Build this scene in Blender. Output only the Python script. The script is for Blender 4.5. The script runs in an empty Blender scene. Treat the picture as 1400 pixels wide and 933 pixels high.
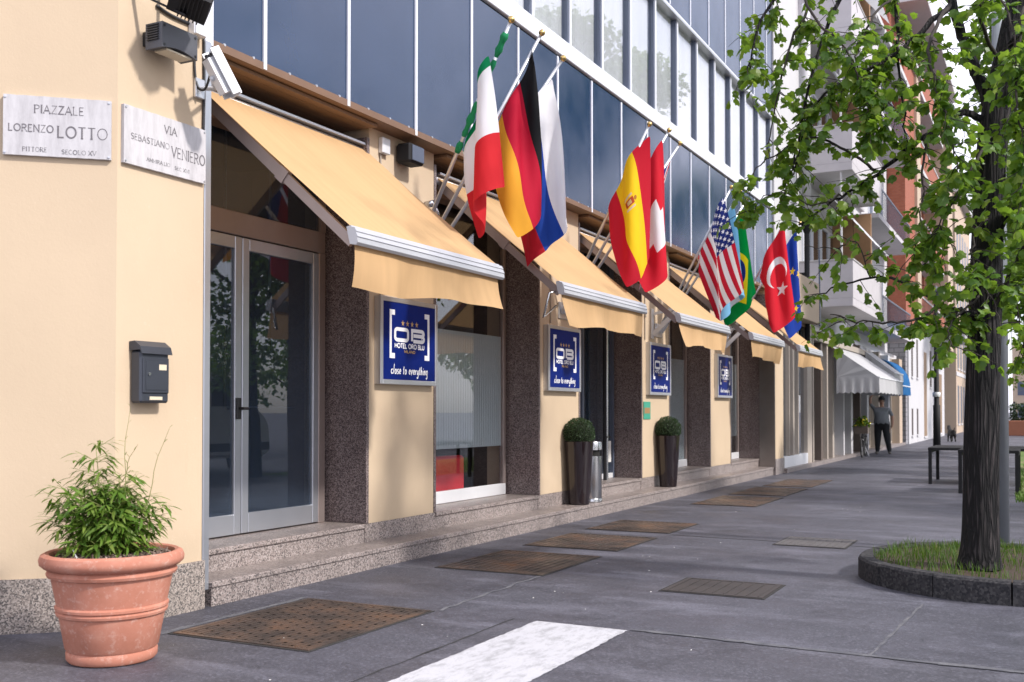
import bpy, bmesh, math, random
import numpy as np
from mathutils import Vector, Matrix
rnd = random.Random(7)
nrs = np.random.RandomState(11)
S = bpy.context.scene
COL = S.collection

# ------------------------------------------------------------------ camera
FPX, CAMH, HY, VX = 1430.0, 1.4, 562.0, 1432.0
PITCH = math.radians(1.1)
YAW = math.atan((VX-700)/FPX*math.cos(PITCH))
CYP = HY-FPX*math.tan(PITCH)
FW = np.array([-math.sin(YAW)*math.cos(PITCH), math.cos(YAW)*math.cos(PITCH), math.sin(PITCH)])
RT = np.array([math.cos(YAW), math.sin(YAW), 0.0])
UP = np.cross(RT, FW)
C0 = np.array([0, 0, CAMH])
cd = bpy.data.cameras.new('camera'); cam = bpy.data.objects.new('camera', cd); COL.objects.link(cam)
cam.location = C0
cam.rotation_euler = Matrix((RT, UP, -FW)).transposed().to_euler()
cd.sensor_width = 36; cd.lens = 36*FPX/1400; cd.shift_y = (CYP-466.5)/1400
cd.clip_start = 0.05; cd.clip_end = 3000
cd.dof.use_dof = True; cd.dof.focus_distance = 9.5; cd.dof.aperture_fstop = 3.2
S.camera = cam
def ray(u, v): return FW*FPX+RT*(u-700)-UP*(v-CYP)
def onx(u, v, x): d = ray(u, v); return C0+d*(x/d[0])
def ony(u, v, y): d = ray(u, v); return C0+d*(y/d[1])
def onz(u, v, z=0.): d = ray(u, v); return C0+d*((z-CAMH)/d[2])

# ------------------------------------------------------------------ world, sun, exposure
SUN_EL, SUN_AZ = math.radians(41), math.radians(93)     # azimuth clockwise from +Y
w = bpy.data.worlds.new('World'); S.world = w; w.use_nodes = True
nt = w.node_tree; nt.nodes.clear()
out = nt.nodes.new('ShaderNodeOutputWorld'); bg = nt.nodes.new('ShaderNodeBackground')
sky = nt.nodes.new('ShaderNodeTexSky'); sky.sky_type = 'NISHITA'; sky.sun_disc = False
sky.sun_elevation = SUN_EL; sky.sun_rotation = SUN_AZ; sky.air_density = 1.0; sky.dust_density = 1.5; sky.ozone_density = 1.5
tc = nt.nodes.new('ShaderNodeTexCoord'); no = nt.nodes.new('ShaderNodeTexNoise')
no.inputs['Scale'].default_value = 1.9; no.inputs['Detail'].default_value = 4; no.inputs['Roughness'].default_value = .5
mp = nt.nodes.new('ShaderNodeMapping'); mp.inputs['Scale'].default_value = (1, 1, 2.2)
cr = nt.nodes.new('ShaderNodeValToRGB'); cr.color_ramp.elements[0].position = .34; cr.color_ramp.elements[1].position = .56
cr.color_ramp.elements[0].color = (.25, .25, .25, 1); cr.color_ramp.elements[1].color = (.95, .95, .95, 1)
mx = nt.nodes.new('ShaderNodeMixRGB'); mx.inputs[2].default_value = (8.3, 8.2, 9.3, 1)
L = nt.links.new
L(tc.outputs['Generated'], mp.inputs['Vector']); L(mp.outputs['Vector'], no.inputs['Vector']); L(no.outputs['Fac'], cr.inputs['Fac'])
L(cr.outputs['Color'], mx.inputs[0]); L(sky.outputs[0], mx.inputs[1]); L(mx.outputs[0], bg.inputs[0]); L(bg.outputs[0], out.inputs[0])
bg.inputs[1].default_value = 0.14
sd = bpy.data.lights.new('sun', 'SUN'); sun = bpy.data.objects.new('sun', sd); COL.objects.link(sun)
sd.energy = 3.0; sd.angle = math.radians(3.5); sd.color = (1, .945, .90)
sdir = Vector((math.sin(SUN_AZ)*math.cos(SUN_EL), math.cos(SUN_AZ)*math.cos(SUN_EL), math.sin(SUN_EL)))
sun.rotation_euler = (-sdir).to_track_quat('-Z', 'Y').to_euler(); sun.location = (20, 0, 30)
S.view_settings.view_transform = 'Standard'; S.view_settings.look = 'None'; S.view_settings.gamma = 1
S.view_settings.exposure = 0.55
S.cycles.max_bounces = 8; S.cycles.transparent_max_bounces = 12

# ------------------------------------------------------------------ materials
def lin(c):
    return tuple(((x/255)/12.92 if x/255 <= .04045 else ((x/255+.055)/1.055)**2.4) for x in c)+(1,)
class NM:
    """tiny node helper"""
    def __init__(s, name):
        s.m = bpy.data.materials.new(name); s.m.use_nodes = True; s.t = s.m.node_tree
        s.b = s.t.nodes['Principled BSDF']; s.o = s.t.nodes['Material Output']
        s._c = None
    def n(s, typ, **kw):
        x = s.t.nodes.new(typ)
        for k, v in kw.items(): setattr(x, k, v)
        return x
    def l(s, a, b): s.t.links.new(a, b)
    def co(s, which='Object'):
        if s._c is None: s._c = s.n('ShaderNodeTexCoord')
        return s._c.outputs[which]
    def geo(s):
        g = s.n('ShaderNodeNewGeometry'); return g.outputs['Position']
    def val(s, x, sock):
        if isinstance(x, (int, float)): sock.default_value = x
        elif isinstance(x, tuple): sock.default_value = x
        else: s.l(x, sock)
    def math(s, op, a, b=0.0, c=0.0):
        x = s.n('ShaderNodeMath', operation=op); s.val(a, x.inputs[0]); s.val(b, x.inputs[1]); s.val(c, x.inputs[2]); return x.outputs[0]
    def noise(s, scale, detail=4, rough=.55, vec=None, stretch=None):
        x = s.n('ShaderNodeTexNoise'); x.inputs['Scale'].default_value = scale; x.inputs['Detail'].default_value = detail; x.inputs['Roughness'].default_value = rough
        v = vec or s.geo()
        if stretch:
            m = s.n('ShaderNodeMapping'); m.inputs['Scale'].default_value = stretch; s.l(v, m.inputs['Vector']); v = m.outputs['Vector']
        s.l(v, x.inputs['Vector']); return x.outputs['Fac']
    def voro(s, scale, vec=None, feature='F1', out='Distance'):
        x = s.n('ShaderNodeTexVoronoi', feature=feature); x.inputs['Scale'].default_value = scale; s.l(vec or s.geo(), x.inputs['Vector']); return x.outputs[out]
    def ramp(s, f, stops, interp='LINEAR'):
        x = s.n('ShaderNodeValToRGB'); x.color_ramp.interpolation = interp
        while len(x.color_ramp.elements) < len(stops): x.color_ramp.elements.new(.5)
        for e, (p, c) in zip(x.color_ramp.elements, stops): e.position = p; e.color = c if len(c) == 4 else tuple(c)+(1,)
        s.l(f, x.inputs[0]); return x.outputs[0]
    def mix(s, f, a, b, mode='MIX'):
        x = s.n('ShaderNodeMixRGB', blend_type=mode); s.val(f, x.inputs[0]); s.val(a, x.inputs[1]); s.val(b, x.inputs[2]); return x.outputs[0]
    def base(s, c): s.val(c, s.b.inputs['Base Color'])
    def rough(s, r): s.val(r, s.b.inputs['Roughness'])
    def metal(s, r): s.val(r, s.b.inputs['Metallic'])
    def spec(s, r): s.val(r, s.b.inputs['Specular IOR Level'])
    def bump(s, h, strength=.2, dist=.01):
        x = s.n('ShaderNodeBump'); x.inputs['Strength'].default_value = strength; x.inputs['Distance'].default_value = dist
        s.l(h, x.inputs['Height']); s.l(x.outputs[0], s.b.inputs['Normal']); return x
    def translucent(s, col, f):
        t = s.n('ShaderNodeBsdfTranslucent'); s.val(col, t.inputs['Color'])
        m = s.n('ShaderNodeMixShader'); m.inputs[0].default_value = f
        s.l(s.b.outputs[0], m.inputs[1]); s.l(t.outputs[0], m.inputs[2]); s.l(m.outputs[0], s.o.inputs['Surface'])
def g(v, a=1): return (v, v, v, a)
def sc(c, k): return (c[0]*k, c[1]*k, c[2]*k, 1)
M = {}
def simple(name, col, rough=.5, metal=0, spec=.5, var=.12, vs=6, bump=0, bs=60):
    k = NM(name); c = lin(col) if max(col) > 1.01 else tuple(col)+(1,)
    f = k.noise(vs, 4); k.base(k.mix(f, sc(c, 1-var), sc(c, 1+var))); k.rough(rough); k.metal(metal); k.spec(spec)
    if bump: k.bump(k.noise(bs, 3), bump, .004)
    M[name] = k.m; return k.m
# plaster
k = NM('plaster'); c = (.585, .462, .325, 1)
a = k.mix(k.noise(1.1, 5), sc(c, .90), sc(c, 1.05)); a = k.mix(k.ramp(k.noise(2.2, 6, .65, stretch=(1.6, 1.6, .35)), [(.5, g(0)), (.8, g(.28))]), a, (.52, .40, .29, 1))
sp = k.n('ShaderNodeSeparateXYZ'); k.l(k.geo(), sp.inputs[0])
dirt = k.math('MULTIPLY', k.ramp(k.math('ADD', k.math('MULTIPLY', sp.outputs[2], .9), k.math('MULTIPLY', k.noise(5, 5), .35)), [(.3, g(.55)), (.75, g(0))]), 1.)
a = k.mix(dirt, a, (.42, .33, .23, 1))
a = k.mix(k.ramp(k.noise(7, 6, .8, stretch=(1, 1, .12)), [(.60, g(0)), (.74, g(.22))]), a, (.40, .31, .225, 1)); a = k.mix(k.ramp(k.noise(22, 5, .75), [(.63, g(0)), (.70, g(.25))]), a, (.68, .56, .44, 1))
k.base(a); k.rough(.9); k.spec(.15); k.bump(k.mix(.5, k.noise(55, 6, .7), k.noise(9, 5, .6)), .3, .008); M['plaster'] = k.m
# granites
def granite(name, cols, sc_=95, rough=.5, bump=.12, stain=.35):
    k = NM(name)
    v = k.voro(sc_, out='Color'); sepc = k.n('ShaderNodeSeparateColor'); k.l(v, sepc.inputs[0])
    a = k.ramp(sepc.outputs[0], [(i/len(cols), c+(1,)) for i, c in enumerate(cols)], 'CONSTANT')
    a = k.mix(k.ramp(k.noise(4, 5), [(.42, g(0)), (.75, g(stain))]), a, sc(cols[0], .8))
    k.base(a); k.rough(rough); k.spec(.3); k.bump(k.noise(120, 3), bump, .003); M[name] = k.m
granite('step_granite', [(.10, .088, .085), (.24, .20, .185), (.33, .285, .265), (.40, .35, .33), (.26, .215, .20)], 105, .36, .12)
granite('rough_granite', [(.10, .09, .085), (.25, .215, .19), (.36, .31, .275), (.20, .17, .15), (.42, .37, .33)], 115, .8, .5, .5)
granite('dark_granite', [(.065, .050, .050), (.15, .117, .114), (.21, .168, .162), (.115, .088, .086), (.28, .235, .228)], 120, .32, .05, .2)
granite('kerb_stone', [(.022, .022, .025), (.042, .041, .044), (.062, .059, .06), (.034, .033, .035)], 60, .85, .5, .3)
# asphalt
def asphalt(name, dark, light, grain):
    k = NM(name)
    st = k.ramp(k.noise(.55, 6, .65, stretch=(1.3, .7, 1)), [(.3, g(0)), (.7, g(1))]); fine = k.noise(grain, 3, .7)
    a = k.mix(st, dark+(1,), light+(1,)); a = k.mix(k.ramp(fine, [(.35, g(.5)), (.62, g(0))]), a, sc(dark, .55))
    sp_ = k.ramp(k.voro(38), [(.02, g(1)), (.055, g(0))]); sel = k.ramp(k.noise(9, 2), [(.60, g(0)), (.66, g(1))])
    a = k.mix(k.math('MULTIPLY', k.math('MULTIPLY', sp_, sel), .5), a, (.28, .28, .3, 1))
    streak = k.ramp(k.noise(1.6, 5, .65, stretch=(.35, 1.6, 1)), [(.52, g(0)), (.70, g(.7))])
    a = k.mix(streak, a, sc(light, 1.75))
    pale = k.ramp(k.noise(.9, 6, .68, stretch=(.6, .6, 1)), [(.54, g(0)), (.66, g(.6))])
    a = k.mix(pale, a, sc(light, 1.5))
    grit = k.noise(62, 4, .8); a = k.mix(k.ramp(grit, [(.34, g(.55)), (.5, g(0))]), a, sc(dark, .45)); a = k.mix(k.ramp(grit, [(.55, g(0)), (.74, g(.5))]), a, sc(light, 2.1))
    blot = k.ramp(k.noise(1.1, 6, .72), [(.50, g(0)), (.66, g(.75))]); a = k.mix(blot, a, sc(dark, .62)); a = k.mix(k.ramp(k.noise(5, 5, .75), [(.58, g(0)), (.66, g(.5))]), a, sc(dark, .55))
    ag = k.n('ShaderNodeSeparateColor'); k.l(k.voro(75, out='Color'), ag.inputs[0])        # visible aggregate
    a = k.mix(k.ramp(ag.outputs[0], [(0, g(.42)), (.12, g(.16)), (.2, g(0)), (1, g(0))]), a, sc(dark, .3)); a = k.mix(k.ramp(ag.outputs[1], [(.80, g(0)), (.9, g(.18)), (1, g(.32))]), a, sc(light, 2.3))
    k.base(a); k.rough(k.ramp(k.noise(1.2, 4), [(.3, g(.42)), (.7, g(.72))])); k.spec(.5); k.bump(k.mix(.4, fine, k.noise(grain*.35, 3)), .55, .006); M[name] = k.m
asphalt('asphalt', (.058, .058, .073), (.104, .104, .127), 190)
asphalt('coarse_asphalt', (.066, .065, .080), (.094, .093, .112), 120)
k = NM('white_paint'); wr = k.ramp(k.noise(14, 6, .8, stretch=(1, .35, 1)), [(.37, g(.1)), (.52, g(1))]); wr2 = k.ramp(k.noise(60, 4, .7), [(.30, g(.2)), (.42, g(1))])
a = k.mix(k.math('MULTIPLY', wr, wr2), (.33, .33, .34, 1), (.52, .52, .54, 1)); k.base(k.mix(k.noise(3, 4), a, sc((.9, .9, .92), 1), 'MULTIPLY')); k.rough(.7); k.bump(k.noise(100, 3), .3, .004); M['white_paint'] = k.m
# rusty plate
k = NM('rusty_iron'); a = k.ramp(k.noise(2.4, 6, .65), [(.32, (.035, .03, .028, 1)), (.46, (.082, .062, .052, 1)), (.58, (.13, .085, .062, 1)), (.72, (.19, .092, .046, 1))])
k.base(a); k.rough(k.ramp(k.noise(6, 4), [(.3, g(.30)), (.7, g(.6))])); k.metal(.25); k.bump(k.noise(90, 4), .3, .004); M['rusty_iron'] = k.m
simple('joint_dark', (.03, .028, .027), .95, var=.5, vs=12)
simple('dark_pit', (.012, .011, .01), .9)
# awning cloth
def cloth(name, col, tf=.25, stretch=(.5, 6, .5)):
    k = NM(name); c = tuple(col)+(1,)
    a = k.mix(k.noise(2.2, 5, .6, stretch=stretch), sc(c, .84), sc(c, 1.08)); a = k.mix(k.ramp(k.noise(1.3, 5), [(.5, g(0)), (.8, g(.35))]), a, sc(c, .66))
    k.base(a); k.rough(.85); k.spec(.15); k.bump(k.noise(400, 2), .1, .002); k.translucent(a, tf); M[name] = k.m
cloth('awning_cloth', (.65, .425, .22))
cloth('white_awning_cloth', (.50, .50, .515), .07)
cloth('blue_awning_cloth', (.02, .13, .33), .15)
cloth('verandah_cloth', (.74, .76, .80), .3)
# metals, paints
simple('aluminium', (.62, .63, .66), .38, .85, var=.06)
simple('bright_aluminium', (.80, .81, .83), .42, .35, var=.05)
simple('bar_aluminium', (.50, .505, .525), .45, .45, var=.10, vs=4)
simple('door_aluminium', (.50, .52, .56), .36, .75, var=.08, vs=3)
simple('bronze_aluminium', (.33, .27, .25), .42, .55, var=.1)
simple('white_frame', (.72, .74, .79), .4, .1, var=.04)
simple('dark_frame', (.10, .12, .17), .4, .3, var=.05)
simple('steel', (.55, .55, .56), .22, 1, var=.06)
simple('brushed_steel', (.30, .275, .26), .3, .9, var=.1)
simple('brass', (.65, .45, .18), .25, 1)
simple('black_metal', (.014, .014, .016), .65, 0, spec=.3)
simple('black_plastic', (.02, .02, .022), .4)
simple('lamp_grey', (.085, .088, .10), .5, .1, var=.18, vs=9)
simple('mailbox_metal', (.055, .062, .078), .38, .35, var=.12)
simple('grey_pole', (.25, .27, .29), .45, .5)
simple('camera_white', (.70, .71, .73), .35, .2)
simple('cream_label', (.62, .54, .40), .7)
simple('soffit_brown', (.17, .10, .062), .55, var=.2)
k = NM('soffit_lath'); a = k.mix(k.noise(3, 5), (.13, .078, .045, 1), (.27, .165, .095, 1)); k.base(a); k.rough(.6); M['soffit_lath'] = k.m
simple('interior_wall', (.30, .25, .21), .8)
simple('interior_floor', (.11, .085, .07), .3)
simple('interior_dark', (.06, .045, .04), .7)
simple('sofa_red', (.66, .03, .04), .55, var=.08)
simple('tan_cloth', (.33, .19, .10), .8)
simple('stone_white', (.52, .515, .525), .85, var=.06, vs=2, bump=.15)
simple('stone_cream', (.46, .36, .27), .85, var=.08, vs=2)
simple('stone_beige', (.38, .33, .28), .7, var=.1)
simple('shop_brown', (.12, .092, .075), .6, var=.15)
simple('concrete_grey', (.40, .385, .39), .85, var=.14, vs=3)
simple('balcony_grey', (.50, .475, .50), .85, var=.12, vs=3)
simple('wood_brown', (.24, .16, .10), .7)
simple('roof_tile', (.34, .125, .07), .85, var=.25, vs=8)
simple('terracotta_far', (.30, .12, .07), .85)
simple('soil', (.055, .036, .024), .95, var=.4, vs=30, bump=.6, bs=50)
simple('skin', (.42, .24, .17), .55)
simple('shirt_grey', (.20, .215, .235), .9, var=.15, vs=15)
simple('trousers_black', (.018, .019, .023), .85)
simple('shoe', (.10, .09, .08), .6)
simple('hair_grey', (.12, .11, .10), .8)
simple('dog_black', (.012, .011, .011), .8)
simple('rubber', (.02, .02, .02), .8)
simple('van_white', (.70, .71, .73), .2, 0, var=.03)
simple('red_lamp', (.5, .02, .02), .3)
simple('sign_blue', (.002, .014, .15), .5, spec=.12, var=.05)
simple('sign_white', (.86, .87, .9), .5, var=.02)
simple('sign_gold', (.50, .32, .13), .45, var=.05)
simple('sign_green', (.05, .33, .22), .5)
simple('sign_brown', (.34, .20, .08), .5)
simple('engraved', (.16, .15, .16), .9, var=.35, vs=40)
simple('sign_pale_blue', (.42, .5, .66), .5)
simple('sign_mid_blue', (.06, .13, .42), .5)
simple('yellow_flower', (.62, .50, .03), .7)
simple('paper_white', (.72, .71, .68), .7)
simple('picture_dark', (.03, .03, .032), .6)
simple('picture_yellow', (.42, .36, .06), .6)
simple('picture_pale', (.35, .34, .32), .6)
# marble plaque
k = NM('marble'); a = k.ramp(k.noise(6, 6, .7, stretch=(2.2, 2.2, .5)), [(.3, (.40, .385, .395, 1)), (.55, (.53, .515, .525, 1)), (.8, (.60, .585, .59, 1))]); k.base(a); k.rough(.6); k.bump(k.noise(70, 4), .15, .003); M['marble'] = k.m
# terracotta
k = NM('terracotta'); a = k.ramp(k.noise(5, 6, .65), [(.3, (.40, .16, .105, 1)), (.55, (.47, .20, .138, 1)), (.8, (.54, .28, .205, 1))])
a = k.mix(k.ramp(k.noise(26, 5, .75), [(.54, g(0)), (.70, g(.5))]), a, (.66, .48, .41, 1)); a = k.mix(k.ramp(k.noise(3, 6, .7), [(.5, g(0)), (.7, g(.35))]), a, (.36, .17, .12, 1)); k.base(a); k.rough(.85); k.spec(.2); k.bump(k.noise(45, 5), .22, .004); M['terracotta'] = k.m
# lacquered pots
simple('lacquer', (.016, .010, .012), .07, 0, spec=.7, var=.1)
# bark chips
k = NM('bark_chips'); a = k.ramp(k.noise(1, 0, vec=None), [(0, (.1, .07, .05, 1)), (1, (.3, .22, .17, 1))])
gi = k.n('ShaderNodeNewGeometry'); a = k.ramp(gi.outputs['Random Per Island'], [(0, (.07, .045, .035, 1)), (.5, (.20, .14, .11, 1)), (1, (.36, .28, .24, 1))]); k.base(a); k.rough(.9); M['bark_chips'] = k.m
# foliage
def leafmat(name, stops, tf=.35, rough=.45, tcol=(.25, .42, .03, 1)):
    k = NM(name); gi = k.n('ShaderNodeNewGeometry'); oi = k.n('ShaderNodeObjectInfo')
    f = k.math('FRACT', k.math('ADD', gi.outputs['Random Per Island'], oi.outputs['Random']))
    a = k.ramp(f, stops); a = k.mix(k.noise(35, 3), a, sc((.8, .85, .7), 1), 'MULTIPLY'); k.base(a); k.rough(rough); k.spec(.4)
    k.translucent(k.mix(.55, a, tcol), tf); M[name] = k.m
leafmat('tree_leaf', [(0, (.04, .10, .014, 1)), (.4, (.09, .19, .022, 1)), (.75, (.15, .27, .03, 1)), (1, (.26, .34, .055, 1))], .5, .4, (.32, .5, .04, 1))
leafmat('far_leaf', [(0, (.05, .105, .014, 1)), (.6, (.085, .16, .02, 1)), (1, (.14, .215, .035, 1))], .4)
leafmat('bamboo_leaf', [(0, (.055, .11, .02, 1)), (.5, (.12, .23, .028, 1)), (1, (.24, .32, .07, 1))], .4)
leafmat('box_leaf', [(0, (.018, .038, .014, 1)), (.5, (.035, .072, .028, 1)), (1, (.08, .125, .06, 1))], .15, .5, (.08, .14, .03, 1))
leafmat('grass_blade', [(0, (.03, .07, .012, 1)), (.5, (.05, .12, .016, 1)), (.85, (.085, .15, .022, 1)), (1, (.20, .17, .08, 1))], .3, .6)
k = NM('lawn'); a = k.mix(k.noise(3, 6), (.07, .14, .02, 1), (.14, .22, .04, 1)); a = k.mix(k.ramp(k.noise(1, 4), [(.5, g(0)), (.65, g(.8))]), a, (.25, .22, .11, 1)); k.base(a); k.rough(.95); k.bump(k.noise(40, 4), .6, .03); M['lawn'] = k.m
# bark
k = NM('bark'); mpv = k.n('ShaderNodeMapping'); mpv.inputs['Scale'].default_value = (1, 1, .085); k.l(k.geo(), mpv.inputs[0]); wz = k.n('ShaderNodeMixRGB'); wz.inputs[0].default_value = .13; k.l(mpv.outputs[0], wz.inputs[1]); nz = k.n('ShaderNodeTexNoise'); nz.inputs['Scale'].default_value = 9; k.l(mpv.outputs[0], nz.inputs['Vector']); k.l(nz.outputs['Color'], wz.inputs[2])
crk = k.ramp(k.voro(34, vec=wz.outputs[0], feature='DISTANCE_TO_EDGE'), [(.0, g(0)), (.3, g(1))]); rid = k.math('MULTIPLY', k.math('ADD', k.math('MULTIPLY', k.noise(34, 6, .75, stretch=(1, 1, .13)), .95), .18), k.math('ADD', k.math('MULTIPLY', crk, .75), .25)); a = k.ramp(rid, [(.36, (.006, .0055, .006, 1)), (.52, (.024, .020, .021, 1)), (.70, (.07, .06, .06, 1))])  # shade in the cracks is painted dark into the bark colour
a = k.mix(k.ramp(k.noise(2.2, 5, .6), [(.58, g(0)), (.72, g(.25))]), a, (.12, .11, .108, 1)); k.base(a); k.rough(.95); k.bump(rid, 1, .06); M['bark'] = k.m
simple('twig', (.035, .028, .024), .9, var=.3, vs=20)
simple('bamboo_cane', (.20, .22, .06), .6)
# brick (far)
def brickmat(name, c1, c2, mortar, scale=3.6):
    k = NM(name); t = k.n('ShaderNodeTexBrick'); m = k.n('ShaderNodeMapping'); m.inputs['Rotation'].default_value = (math.radians(90), 0, 0)
    sx = k.n('ShaderNodeSeparateXYZ'); k.l(k.geo(), sx.inputs[0]); cb = k.n('ShaderNodeCombineXYZ'); k.l(k.math('ADD', sx.outputs[0], sx.outputs[1]), cb.inputs[0]); k.l(sx.outputs[2], cb.inputs[1])
    k.l(cb.outputs[0], t.inputs['Vector']); t.inputs['Scale'].default_value = scale; t.inputs['Color1'].default_value = c1; t.inputs['Color2'].default_value = c2; t.inputs['Mortar'].default_value = mortar
    t.inputs['Mortar Size'].default_value = .025; k.base(t.outputs['Color']); k.rough(.9); M[name] = k.m
brickmat('brick_red', (.30, .085, .045, 1), (.36, .115, .065, 1), (.23, .10, .07, 1))
brickmat('stone_cladding', (.24, .235, .25, 1), (.29, .285, .30, 1), (.15, .15, .16, 1), 1.3)
# glass
def glass(name, tint, trans, rough=.0, ior=1.5, body=(.02, .025, .035, 1), bodyf=.0):
    k = NM(name); t = k.n('ShaderNodeBsdfTransparent'); t.inputs[0].default_value = tint
    gl = k.n('ShaderNodeBsdfGlossy'); gl.inputs['Roughness'].default_value = rough
    gm = k.n('ShaderNodeNewGeometry'); fr = k.n('ShaderNodeFresnel'); k.l(k.math('ADD', ior, k.math('MULTIPLY', gm.outputs['Backfacing'], 1/ior-ior)), fr.inputs[0])   # same reflectance from either side of the pane
    d = k.n('ShaderNodeBsdfDiffuse'); d.inputs[0].default_value = body
    m0 = k.n('ShaderNodeMixShader'); m0.inputs[0].default_value = bodyf; k.l(t.outputs[0], m0.inputs[1]); k.l(d.outputs[0], m0.inputs[2])
    m = k.n('ShaderNodeMixShader'); k.l(k.math('MINIMUM', k.math('MULTIPLY', fr.outputs[0], trans), 1.), m.inputs[0]); k.l(m0.outputs[0], m.inputs[1]); k.l(gl.outputs[0], m.inputs[2])
    k.l(m.outputs[0], k.o.inputs['Surface']); M[name] = k.m
glass('door_glass', (.55, .62, .68, 1), 1.9, 0, 1.5, (.16, .22, .32, 1), .12)  # pale blue diffuse body paints a reflected haze onto the glass
glass('window_glass', (.96, .97, .98, 1), 1.3, 0, 1.52)
glass('film_glass', (.7, .78, .8, 1), 1.0, .15, 1.45, (.62, .70, .72, 1), .72)
k = NM('fascia_glass'); a = k.mix(k.noise(1.3, 4), (.004, .022, .068, 1), (.008, .032, .088, 1)); k.base(a); k.rough(k.ramp(k.noise(2, 4), [(.3, g(.16)), (.7, g(.26))])); k.b.inputs['IOR'].default_value = 1.7; k.spec(.55); M['fascia_glass'] = k.m
# curtain
k = NM('curtain'); wv = k.n('ShaderNodeTexWave', bands_direction='Y'); wv.inputs['Scale'].default_value = 4.2; wv.inputs['Distortion'].default_value = 1.2; wv.inputs['Detail'].default_value = 2
mpp = k.n('ShaderNodeMapping'); mpp.inputs['Scale'].default_value = (1, 1, .12); k.l(k.geo(), mpp.inputs[0]); k.l(mpp.outputs[0], wv.inputs['Vector'])
k.base((.90, .905, .91, 1)); k.rough(.9); k.bump(wv.outputs['Fac'], .5, .03); k.translucent((.8, .8, .82, 1), .35); M['curtain'] = k.m

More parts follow.
